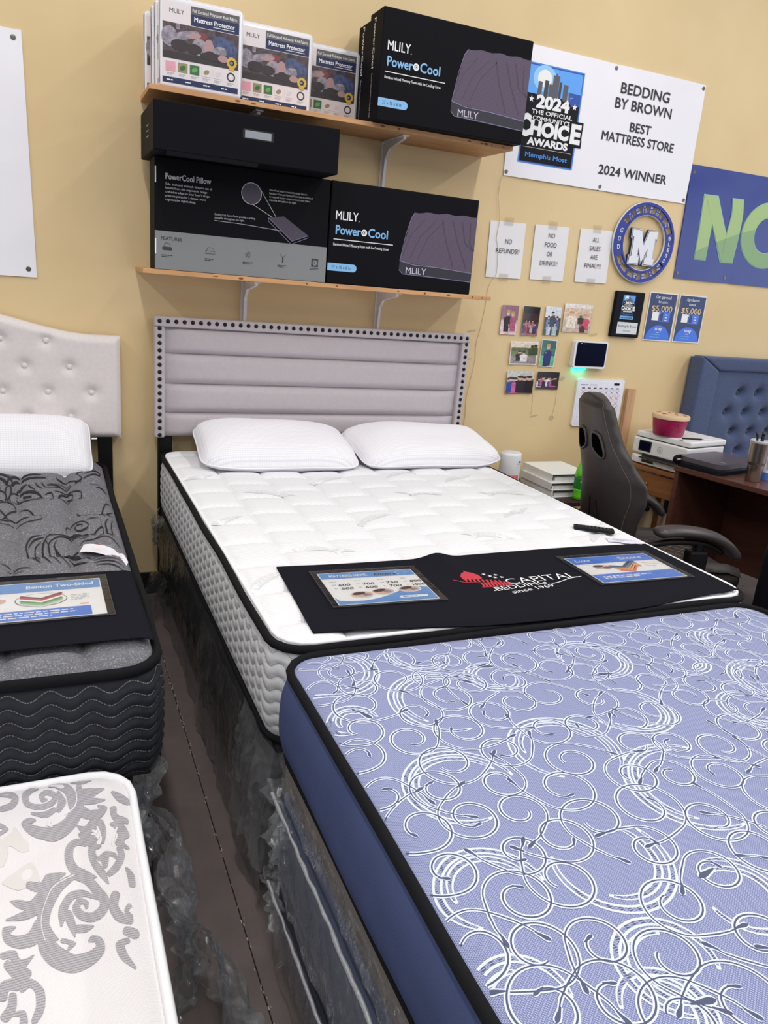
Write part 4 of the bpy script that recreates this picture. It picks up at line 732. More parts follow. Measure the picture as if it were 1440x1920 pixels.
# ------------------------------------------------------------------ mattress protector packages
PVC=M('vinyl_pack',(236,234,238),.25,coat=.6); NAVY=M('print_navy',(30,40,84),.5); PGREY=M('print_taupe',(96,92,94),.5); PINK=M('print_pale_pink',(228,218,220),.5)
PH=[M('photo_brown',(82,68,72),.5,noise_s=90,noise_a=.4),M('photo_dark',(54,46,50),.5),M('photo_skin',(176,142,142),.5),M('photo_blue',(72,82,118),.5,noise_s=90,noise_a=.4),M('photo_pale',(146,138,150),.5,noise_s=90,noise_a=.4),M('photo_hair',(56,46,50),.5),M('photo_red',(130,62,70),.5)]
GOLD=M('print_gold',(214,178,60),.5)
def pack(label,x0,yf,w=.315,h=.305,th=.055,group=None):
    t=thing('protector_pack',label,'package',(x0+w/2,yf+th/2,US)); z0=US
    obj('vinyl_case',MB().box(x0,x0+w,yf,yf+th,z0,z0+h,.008,3),PVC,t,smooth=False)
    obj('zip_edge',MB().tube([(x0,yf+.006,z0+.01),(x0,yf+.006,z0+h-.01),(x0+.01,yf+.006,z0+h),(x0+w-.01,yf+.006,z0+h),(x0+w,yf+.006,z0+h-.01),(x0+w,yf+.006,z0+.01)],.0035,6),M('vinyl_edge',(226,226,232),.35),t,smooth=True)
    p=Print((x0,yf,z0),(1,0,0),(0,0,1)); u1=w-.012
    p.rect(.008,.012,u1,h-.015,PINK,0); p.text('MLILY',.035,h-.052,.015,DK,1,width=.055)
    p.rect(.115,h-.045,u1-.002,h-.018,PGREY,1); p.rect(.115,h-.083,u1-.002,h-.045,NAVY,1)
    p.text('Full Encased Polyester Knit Fabric',.121,h-.038,.011,WHITE,2,width=.172,bold=.01); p.text('Mattress Protector',.128,h-.068,.016,WHITE,2,width=.155,bold=.03); p.rect(.20,h-.075,.283,h-.073,WHITE,2)
    p.build('printed_insert',t)
    q=Print((x0,yf,z0),(1,0,0),(0,0,1)); b0=.098; b1=h-.085
    q.rect(.010,b0,u1-.002,b1,PH[0],1); q.rect(.01,b0,u1-.002,b0+.025,PH[1],2)
    hh=b1-b0
    for (cu,cv,ru,rv,m,ro) in ((.035,.075,.03,.035,4,0),(.09,.085,.06,.014,4,.3),(.075,.05,.035,.02,5,0),(.16,.095,.018,.013,6,0),(.13,.09,.025,.010,2,.2),(.15,.055,.03,.03,4,.4),(.185,.06,.02,.028,2,0),(.13,.045,.028,.018,5,0),(.24,.075,.045,.03,3,-.4),(.225,.05,.03,.02,4,.3),(.275,.06,.02,.035,3,0),(.20,.03,.05,.014,1,0),(.24,.03,.02,.012,2,0),(.19,.035,.022,.014,5,0)): q.ell(cu,b0+cv*hh/.122,ru,rv,PH[m],3,18,ro)
    q.rect(.06,b1-.02,.075,b1,PH[4],2); q.rect(.21,b1-.03,.23,b1,PH[1],2)
    for k in range(12): q.ell(u1-.028+.016*math.cos(k*PI/6),b0+.022+.016*math.sin(k*PI/6),.005,.005,GOLD,4,8)
    q.ell(u1-.028,b0+.022,.015,.015,GOLD,4); q.ell(u1-.028,b0+.022,.010,.010,NAVY,5); q.text('10',u1-.034,b0+.018,.008,WHITE,6); q.rect(u1-.038,b0-.004,u1-.018,b0+.003,GOLD,5)
    cols=[M('icon_pink',(226,160,175),.5),M('icon_olive',(150,140,100),.5),M('icon_green',(50,110,62),.5),M('icon_pale',(214,206,210),.5),M('icon_sky',(196,214,224),.5)]
    for i,c in enumerate(cols):
        u=.022+.0455*i; q.rect(u,.055,u+.036,.088,PINK if i>2 else c,2); q.ell(u+.018,.071,.012,.008,cols[(i*2)%5] if i!=2 else M('icon_leaf',(110,160,90),.5),3,12,.5); q.scrib(u+.004,.047,.03,.003,M('print_dim'),2,2,seed=i)
    q.ring(u1-.030,.070,.014,.005,DK,2); q.scrib(u1-.044,.047,.03,.003,M('print_dim'),2,2,seed=9)
    q.rect(.010,.014,u1-.002,.034,NAVY,1)
    for k in range(4): q.scrib(.025+.07*k,.022,.035,.004,WHITE,2,1,seed=k)
    q.build('printed_photo',t); return t
pack('mattress protector package at the left front of the upper shelf',-.402,-.285)
pack('mattress protector package in the middle of the three on the upper shelf',-.082,-.180)
pack('mattress protector package beside the tall black cartons',.170,-.075)
for k,(dx,y,lab) in enumerate(((-.010,-.225,'white mattress protector package directly behind the left front one'),(-.016,-.165,'white mattress protector package third back in the left stack'),(-.036,-.105,'white mattress protector package sticking out leftmost, rearmost in the stack'))): pack(lab,-.402+dx-(.0),y,h=(.300,.296,.285)[k])
# ------------------------------------------------------------------ things on the wall
GROM=M('grommet_steel',(110,104,98),.35,metal=.8)
def cloth_banner(name,label,corners,mat,grom,amp=.006,seed=1,bow=.0,thick=.0015):
    (ax,az),(bx,bz),(cx,cz),(dx,dz)=corners # tl tr br bl
    t=thing(name,label,'banner',((ax+bx)/2,-.004,min(cz,dz))); rows=[]; NX,NZ=44,24
    def P(u,v):
        x=(ax*(1-u)+bx*u)*(1-v)+(dx*(1-u)+cx*u)*v; z=(az*(1-u)+bz*u)*(1-v)+(dz*(1-u)+cz*u)*v
        return x,z
    def yy(u,v):
        x,z=P(u,v); e=.5+.5*noise.noise(Vector((x*2.2,z*2.6,seed)))+.4*abs(noise.noise(Vector((x*5+z*3,z*4-x*2,seed+3))))
        for gu,gv in grom: e*=1-.85*math.exp(-(((u-gu)*(bx-ax))**2+((v-gv)*(az-dz))**2)/.006)
        return -.0045-amp*max(0,e)
    for j in range(NZ+1):
        row=[]
        for i in range(NX+1):
            u=i/NX; v=j/NZ; x,z=P(u,v); z-=bow*math.sin(PI*u)*(1-v); row.append((x,yy(u,v),z))
        rows.append(row)
    b=[[ (x,-.0025,z) for x,y,z in rows[0]],rows[0]]
    m=MB().grid(rows[::-1]); 
    edge=[rows[0][i] for i in range(NX+1)]+[rows[j][NX] for j in range(1,NZ+1)]+[rows[NZ][i] for i in range(NX-1,-1,-1)]+[rows[j][0] for j in range(NZ-1,0,-1)]
    m.grid([edge+[edge[0]],[(x,-.002,z) for x,y,z in edge]+[(edge[0][0],-.002,edge[0][2])]])
    obj('vinyl_sheet',m,mat,t,smooth=True)
    for gu,gv in grom:
        x,z=P(gu,gv); y=yy(gu,gv)
        gb=obj('grommet',MB().lathe([(.0045,0),(.0095,.0005),(.010,.0015),(.0045,.002)],0,0,14),GROM,t,local=True); gb.matrix_local=Matrix.Translation(WM[t.name].inverted()@Vector((x,y-.0005,z)))@Matrix.Rotation(PI/2,4,'X')
        gh=obj('screw',MB().lathe([(.0045,0),(.0042,.0022),(.001,.003)],0,0,10),BLKMETAL,t,local=True); gh.matrix_local=gb.matrix_local.copy()
    return t,(lambda x,z: yy(min(1,max(0,(x-ax)/(bx-ax))),min(1,max(0,(az-z)/(az-dz)))))
class WallPrint(Print):
    def __init__(s,surfy,step=.0005): super().__init__((0,0,0),(1,0,0),(0,0,1),step); s.sy=surfy
    def P(s,u,v,lay): return Vector((u,s.sy(u,v)-s.step*(lay+1)-.0006,v))
VIN=M('banner_vinyl_white',(240,238,244),.35,spec=.5)
t,sy=cloth_banner('award_banner','white award banner printed with black store lettering beside the black cartons',[(1.312,2.757),(2.541,2.759),(2.543,2.150),(1.329,2.152)],VIN,[(.012,.03),(.5,.03),(.988,.03),(.012,.97),(.5,.97),(.988,.97)],amp=.007,seed=2)
p=WallPrint(sy); TB=M('print_ink',(32,32,36),.5)
p.text('BEDDING',1.975,2.632,.050,TB,width=.327,bold=.03); p.text('BY BROWN',1.952,2.560,.048,TB,width=.379,bold=.03); p.build('store_name',t); p=WallPrint(sy); p.text('BEST',2.071,2.461,.044,TB,width=.141,bold=.03); p.text('MATTRESS STORE',1.897,2.398,.044,TB,width=.490,bold=.03); p.build('award_title',t); p=WallPrint(sy); p.text('2024 WINNER',1.908,2.233,.045,TB,width=.469,bold=.03)
p.build('award_year',t)
def award(p,x0,z0,x1,z1,lay0=0):
    w=x1-x0;h=z1-z0; U=lambda u:x0+u*w; V=lambda v:z0+v*h; k=w/.337
    CB=M('award_blue',(70,140,226),.5); CD=M('award_deep',(28,74,170),.5)
    def frect(a,b,c,d,m,lay,n=5):   # split so that it follows the sheet
        for i in range(n):
            for j in range(n): p.rect(U(a+(c-a)*i/n),V(b+(d-b)*j/n),U(a+(c-a)*(i+1)/n),V(b+(d-b)*(j+1)/n),m,lay)
    frect(0,0,1,1,CB,lay0); frect(.02,.012,.98,.988,CD,lay0+1); frect(.03,.70,.97,.975,M('award_sky',(92,164,244),.5),lay0+2,4); frect(.03,.02,.97,.72,BLACK,lay0+2,5)
    p.ell(U(.30),V(.865),.20*w,.13*h,M('award_glow',(150,204,250),.5),lay0+3); p.ell(U(.30),V(.865),.125*w,.085*h,WHITE,lay0+4)
    TW=M('award_tower',(86,84,92),.5)
    for a,b,v in ((.20,.27,.83),(.31,.38,.85),(.39,.46,.82),(.45,.56,.915),(.57,.61,.86),(.65,.73,.845),(.76,.79,.78)): p.rect(U(a),V(.68),U(b),V(v),TW if a not in (.31,.57) else M('award_tower_dark',(58,58,66),.5),lay0+5)
    p.rect(U(.49),V(.9),U(.52),V(.935),TW,lay0+5)
    p.text('2024',U(.20),V(.578),.118*h,WHITE,lay0+6,width=.60*w,bold=.05); p.star(U(.11),V(.645),.05*w,WHITE,lay0+6); p.star(U(.89),V(.645),.05*w,WHITE,lay0+6)
    p.text('THE OFFICIAL',U(.14),V(.508),.042*h,WHITE,lay0+6,width=.73*w,bold=.03); p.text("COMMUNITY\u2019S",U(.17),V(.445),.042*h,WHITE,lay0+6,width=.67*w,bold=.03)
    p.text('HOIC',U(.15),V(.300),.135*h,WHITE,lay0+7,width=.70*w,bold=.06); p.text('C',U(-.05),V(.285),.20*h,WHITE,lay0+7,width=.2*w,bold=.06)
    p.text('E',U(.86),V(.27),.21*h,BLACK,lay0+6,width=.24*w,bold=.10); p.text('E',U(.88),V(.285),.185*h,WHITE,lay0+7,width=.19*w,bold=.05)
    p.text('AWARDS',U(.12),V(.195),.07*h,WHITE,lay0+6,width=.74*w,bold=.05); p.rect(U(.06),V(.165),U(.93),V(.168),WHITE,lay0+6); p.text('Memphis Most',U(.12),V(.07),.048*h,CB,lay0+6,width=.76*w,bold=.03)
p=WallPrint(sy,.0003); award(p,1.399,2.224,1.737,2.682); p.build('award_logo',t)
t,sy=cloth_banner('blank_banner','plain white vinyl banner cut off by the left edge',[(-2.9,2.40),(-.884,2.395),(-.867,1.479),(-2.9,1.47)],VIN,[(.985,.032),(.985,.965),(.5,.03),(.5,.97)],amp=.009,seed=6)
t,sy=cloth_banner('sale_banner','blue vinyl banner with large green letters at the right edge',[(2.545,2.360),(4.36,2.372),(4.36,1.752),(2.560,1.744)],M('banner_blue',(48,62,138),.32,spec=.5),[(.012,.06),(.012,.95),(.22,.95),(.5,.95),(.8,.95),(.5,.05)],amp=.010,seed=9)
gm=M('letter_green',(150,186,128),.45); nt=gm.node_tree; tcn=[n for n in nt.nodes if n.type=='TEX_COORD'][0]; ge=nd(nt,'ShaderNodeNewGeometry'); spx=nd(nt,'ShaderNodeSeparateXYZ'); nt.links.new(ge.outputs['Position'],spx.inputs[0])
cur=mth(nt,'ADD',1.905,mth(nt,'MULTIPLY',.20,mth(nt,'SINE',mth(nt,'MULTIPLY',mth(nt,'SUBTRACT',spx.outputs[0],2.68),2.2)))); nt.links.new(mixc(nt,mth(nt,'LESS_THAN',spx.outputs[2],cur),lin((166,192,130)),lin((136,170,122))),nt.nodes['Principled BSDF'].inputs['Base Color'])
p=WallPrint(sy); ED=M('letter_edge',(150,196,190),.45)
def strip(pl,pr,m,lay):
    n=len(pl); p.mb.grid([[p.P(*q,lay) for q in pr],[p.P(*q,lay) for q in pl]],p.mi(m))
def seg(a,b,n=10): return [(a[0]+(b[0]-a[0])*k/n,a[1]+(b[1]-a[1])*k/n) for k in range(n+1)]
def N_(g,m,lay):
    strip(seg((2.684-g,1.863-g),(2.670-g,2.214+g)),seg((2.768+g,1.863-g),(2.768+g,2.214+g)),m,lay)
    strip(seg((2.893-g*1.5,1.862-g),(2.68-g*.5,2.214+g)),seg((2.985+g*1.2,1.866-g),(2.771+g*1.5,2.216+g)),m,lay+1)
    strip(catmull([(2.893-g,1.862-g),(2.893-g,1.99),(2.905-g,2.13),(2.892-g,2.217+g)],5),catmull([(2.985+g,1.866-g),(2.992+g,2.0),(2.992+g,2.13),(2.975+g,2.219+g)],5),m,lay+2)
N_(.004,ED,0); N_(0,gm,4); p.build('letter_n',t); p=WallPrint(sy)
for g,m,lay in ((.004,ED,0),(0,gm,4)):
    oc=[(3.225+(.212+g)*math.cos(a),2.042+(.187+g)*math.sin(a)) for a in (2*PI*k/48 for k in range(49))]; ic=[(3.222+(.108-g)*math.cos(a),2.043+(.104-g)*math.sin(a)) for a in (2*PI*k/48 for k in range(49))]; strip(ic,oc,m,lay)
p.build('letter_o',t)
# letter sheets
INK=M('sheet_ink',(52,52,56),.6); TAPE=M('tape_tan',(196,172,128),.35)
TP=bpy.data.materials.new('clear_tape'); TP.use_nodes=True; ntt=TP.node_tree; bb_=ntt.nodes['Principled BSDF']; bb_.inputs['Base Color'].default_value=lin((150,128,92)); bb_.inputs['Alpha'].default_value=.22; bb_.inputs['Roughness'].default_value=.25
def sheet(label,x,z,ang,lines,size,v0,dv,xr=.5):
    t=thing('paper_sign',label,'sign',(x+.108,-.002,z-.279),0); ca,sa=math.cos(ang),math.sin(ang); U=Vector((ca,0,sa)); V=Vector((-sa,0,ca)); O=Vector((x,-.0035,z))-V*.279
    m=MB(); rows=[]
    for j in range(9):
        row=[]
        for i in range(7):
            u=.216*i/6; v=.279*j/8; row.append(O+U*u+V*v+Vector((0,-.002-.003*abs(noise.noise(Vector((u*9,v*7,x*3)))),0)))
        rows.append(row)
    m.grid(rows); obj('paper',m,PAPER,t,smooth=True)
    p=Print(O+Vector((0,-.0062,0)),U,V)
    for k,tx in enumerate(lines): p.text(tx,.108 if xr==.5 else xr,v0-dv*k,size,INK,0,align='C',width={'NO':.040,'REFUNDS!!':.142,'FOOD':.074,'OR':.036,'DRINKS!!':.112,'ALL':.044,'SALES':.072,'ARE':.048,'FINAL!!!!':.112}[tx])
    p.build('lettering',t)
    for u,v in ((.108,.279),(.108,.0)): obj('tape',MB().add([O+U*(u+a)+V*(v+b)+Vector((0,-.0066,0)) for a,b in ((-.028,-.018),(.028,-.018),(.028,.022),(-.028,.022))],[(0,1,2,3)]),TP,t)
sheet('paper sign reading no refunds, nearest the shelves',1.286,1.931,.025,['NO','REFUNDS!!'],.0235,.172,.048,.118)
sheet('paper sign reading no food or drinks, between the other two',1.561,1.940,.021,['NO','FOOD','OR','DRINKS!!'],.0235,.218,.047)
sheet('paper sign reading all sales are final, beside the round emblem',1.853,1.949,.029,['ALL','SALES','ARE','FINAL!!!!'],.0235,.215,.0455)
cordp=catmull([(1.318,2.15),(1.31,2.06),(1.325,1.99),(1.335,1.93),(1.33,1.85),(1.345,1.80),(1.355,1.70),(1.352,1.66)],6); cordq=catmull([(1.352,1.66),(1.32,1.60),(1.315,1.50),(1.30,1.38),(1.285,1.30),(1.29,1.22),(1.275,1.10),(1.262,1.0),(1.268,.9),(1.255,.80)],6)
tag(obj('hanging_string',MB().tube([(x,-.0105,z) for x,z in cordp]+[(x,-.0035,z) for x,z in cordq],.0013,5),M('cord_ivory',(206,190,156),.5),smooth=True),'thin ivory string running down the wall over the no refunds sign','cord')
# tape residue on the wall
pw=Print((0,-.0006,0),(1,0,0),(0,0,1),.0002); RS=M('residue_grey',(190,170,132),.5,noise_s=60,noise_a=.12)
for a,b,w in (((1.69,1.06),(1.70,.92),.003),((1.855,1.06),(1.85,.93),.004)): pw.line([a,((a[0]+b[0])/2+.004,(a[1]+b[1])/2),b],w,RS)
for x,z,r1,r2 in ((1.72,.915,.030,.006),(1.845,.905,.018,.014),(1.25,1.37,.03,.006),(1.245,1.22,.03,.004),(2.05,1.39,.03,.008),(1.88,1.135,.02,.012)): pw.ell(x,z,r1,r2,RS,0,12,.2)
o=pw.build('wall_smudges',None); o['kind']='stuff'; tag(o,'grey tape marks and smudges left on the wall below the photos',None)
# round emblem
e=thing('round_emblem','round blue and white cut-out plaque reading Memphis Tigers','emblem',(2.287,-.01,1.695)); EC=(2.287,1.913); EB=M('emblem_blue',(38,54,146),.45); EW=M('emblem_white',(228,230,238),.45); EN=M('emblem_navy',(34,40,80),.45)
def ringband(r0,r1,a0,a1,y0,y1,n=40):
    pts=[(EC[0]+r1*math.cos(a0+(a1-a0)*k/n),EC[1]+r1*math.sin(a0+(a1-a0)*k/n)) for k in range(n+1)]+[(EC[0]+r0*math.cos(a1+(a0-a1)*k/n),EC[1]+r0*math.sin(a1+(a0-a1)*k/n)) for k in range(n+1)]
    m=MB(); N2=n+1
    rows=[[(EC[0]+r*math.cos(a0+(a1-a0)*k/n),y,EC[1]+r*math.sin(a0+(a1-a0)*k/n)) for k in range(n+1)] for r,y in ((r0,y1),(r0,y0),(r1,y0),(r1,y1),(r0,y1))]
    return m.grid(rows)
D=math.radians
obj('outer_rim',ringband(.199,.214,0,2*PI,-.024,-.012,72),EB,e,fixn=True); obj('outer_edge',ringband(.2145,.2175,0,2*PI,-.021,-.010,72),EW,e,fixn=True)
obj('inner_rim',ringband(.150,.160,0,2*PI,-.024,-.012,72),EB,e,fixn=True); obj('inner_edge',ringband(.147,.150,0,2*PI,-.021,-.010,72),EW,e,fixn=True)
obj('side_panel',ringband(.160,.199,D(148),D(206),-.023,-.012,20),EB,e,fixn=True); obj('side_panel',ringband(.160,.199,D(-34),D(20),-.023,-.012,20),EB,e,fixn=True)
def arcword(word,a0,a1,h,r,flip,mats,yo,bold,wk=.034,up=None):
    for mi_,(m,dy,b) in enumerate(mats):
        p=Print((0,yo+dy,0),(1,0,0),(0,0,1))
        for k,ch in enumerate(word):
            a=D(a0+(a1-a0)*k/(len(word)-1)); rr=r; x=EC[0]+rr*math.cos(a); z=EC[1]+rr*math.sin(a); rot=a-PI/2 if not flip else a+PI/2
            if up is not None: rot=a-up; x-=-h/2*math.sin(rot); z-=h/2*math.cos(rot)
            p.text(ch,x,z,h,m,0,width=wk*(.5 if ch=='I' else 1),align='C',bold=b,rot=rot)
        p.build('letters_'+word.lower(),e)
arcword('MEMPHIS',133,38,.040,.160,False,[(EW,.0,.06),(EB,-.002,.03)],-.018,0)
arcword('TIGERS',222,318,.040,.199,True,[(EW,.0,.06),(EB,-.002,.03)],-.018,0)
arcword('GOD',163,191,.024,.180,False,[(EW,0,.02)],-.0232,0,.018,PI); arcword('BLESS',13,-27,.020,.180,False,[(EW,0,.02)],-.0232,0,.015,0)
def mpoly(g):
    L=[(2.176,1.985),(2.246,1.985),(2.279,1.90),(2.312,1.985),(2.382,1.985),(2.382,1.945),(2.367,1.945),(2.367,1.835),(2.382,1.835),(2.382,1.795),(2.304,1.795),(2.304,1.835),(2.318,1.835),(2.318,1.890),(2.279,1.800),(2.240,1.890),(2.240,1.835),(2.254,1.835),(2.254,1.795),(2.176,1.795),(2.176,1.835),(2.191,1.835),(2.191,1.945),(2.176,1.945)]
    L=[(2.277+(x-2.279)*.85,1.888+(z-1.89)*.94) for x,z in L]
    n=len(L); out=[]
    for i in range(n):
        a,b,c=L[i-1],L[i],L[(i+1)%n]; d1=Vector((b[0]-a[0],b[1]-a[1])).normalized(); d2=Vector((c[0]-b[0],c[1]-b[1])).normalized(); n1=Vector((-d1.y,d1.x)); n2=Vector((-d2.y,d2.x)); q=(n1+n2); q=q/max(.5,q.length_squared/2); out.append((b[0]+q.x*g,b[1]+q.y*g))
    return out
obj('letter_backing',MB().prism(mpoly(.0085),'y',-.026,-.012),EN,e,fixn=True); obj('letter_outline',MB().prism(mpoly(.0060),'y',-.028,-.0262),EW,e,fixn=True); obj('letter_line',MB().prism(mpoly(.0022),'y',-.0295,-.0282),EN,e,fixn=True); obj('letter_face',MB().prism(mpoly(0),'y',-.031,-.0297),EW,e,fixn=True)
# plaque
t=thing('award_plaque','black wooden award plaque below the round emblem','plaque',(2.257,-.01,1.389)); obj('board',MB().box(2.153,2.361,-.022,-.001,1.389,1.645,.006,2),M('plaque_black',(14,16,26),.4,spec=.1),t)
p=Print((0,-.022,0),(1,0,0),(0,0,1),.0003); award(p,2.205,1.508,2.292,1.625); p.rect(2.200,1.490,2.296,1.508,BLUEP,1); p.text('WINNER',2.206,1.493,.011,NAVY,2,width=.084,bold=.04)
p.rect(2.192,1.408,2.340,1.474,M('plate_silver',(214,216,218),.35),0); p.text('Bedding By Brown',2.200,1.446,.013,DK,1,width=.132); p.text('Mattress Store',2.240,1.422,.008,DK,1,width=.055); p.build('engraving',t)
# finance posters
for k,(x0,x1,l1,l2,lab) in enumerate(((2.410,2.622,'Get approved','for up to','blue financing poster in English next to the plaque'),(2.638,2.850,'Aprobamos','hasta','blue financing poster in Spanish at the right of the pair'))):
    t=thing('finance_poster',lab,'poster',((x0+x1)/2,-.003,1.379)); z0=1.379; h=.278
    obj('paper',MB().box(x0,x1,-.0045,-.002,z0,z0+h),PAPER,t); p=Print((x0,-.0045,z0),(1,0,0),(0,0,1)); w=x1-x0; NV=M('poster_navy',(34,52,104),.4); BL=M('poster_blue',(56,112,224),.4); GT=M('poster_gold',(226,196,140),.4)
    p.rect(.006,.006,w-.006,h-.006,NV,0); p.poly([(w/2+(w/2-.014)*math.cos(PI*q/24),.006+.085*math.sin(PI*q/24)) for q in range(25)],BL,1)
    p.text(l1,w/2,h-.035,.018,WHITE,2,width=.115 if k==0 else .10,align='C'); p.text(l2,w/2,h-.060,.016,WHITE,2,width=.07 if k==0 else .05,align='C'); p.text('$5,000',w/2,h-.108,.034,GT,2,width=.155,align='C',bold=.01); p.scrib(.045,h-.123,.12,.005,WHITE,2,1,seed=k)
    p.rect(.04,.118,.09,.166,WHITE,1); p.rrect(.094,.112,.176,.168,.006,BL,1); p.rect(.100,.118,.122,.162,NV,2)
    for q in range(3): p.scrib(.138,.150-.016*q,.03,.005,WHITE,2,1,seed=q)
    p.text('snap',w/2,.062,.020,WHITE,3,width=.055,align='C',bold=.03); p.scrib(w/2-.015,.048,.03,.004,WHITE,3,1); p.scrib(w/2-.05,.034,.10,.003,BLUEP,3,1,seed=2); p.scrib(w/2-.06,.020,.12,.003,BLUEP,3,1,seed=3); p.build('print',t)
    if k==0: obj('tape',MB().add([(x1-.02,-.0055,z0+h-.06),(x1+.03,-.0055,z0+h-.09),(x1+.035,-.0055,z0+h-.04),(x1-.01,-.0055,z0+h-.02)],[(0,1,2,3)]),TP,t)
# family photos
def photo(label,x0,z0,w,h,ang,bgs,people,seed,border=0):
    t=thing('photo_print',label,'photo',(x0+w/2,-.003,z0),0); ca,sa=math.cos(ang),math.sin(ang); U=Vector((ca,0,sa)); V=Vector((-sa,0,ca)); O=Vector((x0,-.004,z0))
    def Sf(u,v): return O+U*u+V*v+Vector((0,-.006*((u/w-.5)**2*4)*(1 if seed%2 else .6)-.0010,0))
    m=MB().grid([[Sf(w*i/8,h*j/4) for i in range(9)] for j in range(5)]); obj('paper',m,PAPER,t,smooth=True)
    class PP(Print):
        def P(s,u,v,lay): return Sf(max(0,min(w,u)),max(0,min(h,v)))-Vector((0,.0005+.0003*lay,0))
    p=PP(O,U,V); b=border
    for a,c,col in bgs:
        for i in range(8): p.rect(b+(w-2*b)*i/8,b+(h-2*b)*a,b+(w-2*b)*(i+1)/8,b+(h-2*b)*c,M('ph_%d_%d_%d'%col,col,.35,noise_s=70,noise_a=.28),0)
    for k_,(u,v,s_,body,head) in enumerate(people):
        L_=1+k_*.9; mb_=M('ph_%d_%d_%d'%body,body,.35,noise_s=110,noise_a=.35); p.poly([(w*u-.5*s_*w*.34,h*v),(w*u+.5*s_*w*.34,h*v),(w*u+.4*s_*w*.42,h*(v+.40*s_)),(w*u-.4*s_*w*.42,h*(v+.40*s_))],mb_,L_)
        p.ell(w*u,h*(v+.30*s_),s_*w*.20,h*.13*s_,mb_,L_+.2,14); p.ell(w*u,h*(v+.50*s_),s_*w*.085,h*.075*s_,M('ph_%d_%d_%d'%head,head,.35,noise_s=110,noise_a=.2),L_+.4,12); p.ell(w*u,h*(v+.555*s_),s_*w*.09,h*.045*s_,M('ph_hair_%d'%(seed%3),((60,40,34),(36,28,26),(190,150,110))[seed%3],.4),L_+.6,12)
    p.build('picture',t); return t
SK=(214,176,160)
photo('photo of two girls in pink and black, leftmost of the top row',1.420,1.362,.105,.155,.02,[(0,.5,(226,196,206)),(.5,1,(150,110,124))],[(.42,.1,1.25,(30,26,32),SK),(.70,.12,1.15,(176,92,120),SK),(.5,.0,.6,(222,190,200),SK)],2)
photo('dark photo of a large group on a stage, second of the top row',1.554,1.364,.106,.156,0,[(0,.25,(150,110,110)),(.25,.45,(88,70,78)),(.45,.75,(60,34,36)),(.75,1,(26,18,20))],[(.15+.16*k,.08+.03*(k%2),.62,((60,70,120),(150,60,70),(120,40,44),(190,180,190),(70,60,110))[k%5],SK) for k in range(5)]+[(.25+.2*k,.28,.45,(170,110,120),SK) for k in range(3)],3)
photo('photo of a family in blue outdoors, third of the top row',1.700,1.373,.105,.155,.01,[(0,.3,(70,80,70)),(.3,.62,(56,72,62)),(.62,1,(216,222,230))],[(.25,.2,.8,(110,130,180),SK),(.55,.22,.85,(70,110,190),SK),(.8,.2,.8,(90,100,140),SK),(.3,.0,.75,(190,196,210),SK),(.68,.0,.8,(180,190,204),SK),(.5,.3,.9,(60,70,90),SK)],4)
photo('pair of child portraits side by side, rightmost of the top row',1.823,1.397,.192,.155,.01,[(0,.35,(196,176,166)),(.35,.85,(216,186,160)),(.85,1,(226,220,216))],[(.28,.15,1.0,(232,216,196),SK),(.76,.1,.95,(206,70,96),SK),(.62,.3,.55,(40,34,36),(40,34,36)),(.72,.0,.5,(70,30,40),(70,30,40))],2)
photo('wedding couple photo on a country road with white border',1.503,1.203,.178,.127,.02,[(0,.35,(150,140,142)),(.35,.6,(118,128,80)),(.6,.75,(96,104,70)),(.75,1,(226,208,190))],[(.36,.15,.75,(44,42,46),SK),(.52,.13,.75,(226,216,218),SK),(.80,.42,.7,(70,82,50),(70,82,50)),(.92,.45,.7,(62,76,46),(62,76,46))],3,.006)
photo('photo of a person in a long blue gown outdoors',1.700,1.199,.103,.150,-.01,[(0,.4,(110,180,140)),(.4,.7,(70,120,110)),(.7,1,(60,104,96))],[(.5,.05,1.35,(24,40,110),SK),(.42,.02,.9,(20,32,90),(30,40,100))],2,.004)
photo('photo of bridesmaids and groomsmen in a row, bottom left',1.503,1.040,.176,.128,.02,[(0,.3,(120,90,90)),(.3,.65,(96,90,86)),(.65,1,(196,200,196))],[(.10,.05,1.1,(216,216,222),SK),(.20,.05,1.15,(40,66,150),SK),(.33,.03,1.15,(206,96,150),SK),(.52,.05,1.25,(28,26,34),SK),(.68,.08,1.15,(34,32,40),SK),(.84,.05,1.25,(26,24,30),SK)],3)
photo('dark photo of a wedding party, bottom right',1.702,1.070,.150,.100,0,[(0,.25,(70,50,58)),(.25,.7,(58,34,44)),(.7,1,(34,18,24))],[(.14+.085*k,.12+.05*(k%3),.85,((220,210,214),(70,70,130),(206,90,140),(40,34,40),(190,180,184))[k%5],SK) for k in range(9)],4)
# smart display
t=thing('wall_display','white rimmed wall tablet glowing turquoise underneath','tablet',(2.028,-.02,1.2)); 
def rrbox(x0,x1,z0,z1,y0,y1,r,bev=.004):
    pts=[]
    for cx,cz,a in ((x0+r,z0+r,PI),(x1-r,z0+r,1.5*PI),(x1-r,z1-r,0),(x0+r,z1-r,.5*PI)): pts+=[(cx+r*math.cos(a+k*PI/12),cz+r*math.sin(a+k*PI/12)) for k in range(7)]
    return MB().prism(pts,'y',y0,y1)
obj('housing',rrbox(1.912,2.144,1.202,1.357,-.034,-.002,.016),WHPL,t,fixn=True); obj('screen',rrbox(1.926,2.134,1.214,1.347,-.0355,-.0338,.008),M('screen_glass',(7,12,36),.25,spec=.03),t,fixn=True)
p=Print((0,-.0356,0),(1,0,0),(0,0,1)); p.ell(1.953,1.341,.003,.002,WHITE); p.ell(1.978,1.340,.002,.0015,GRTX); p.build('sensor_dots',t)
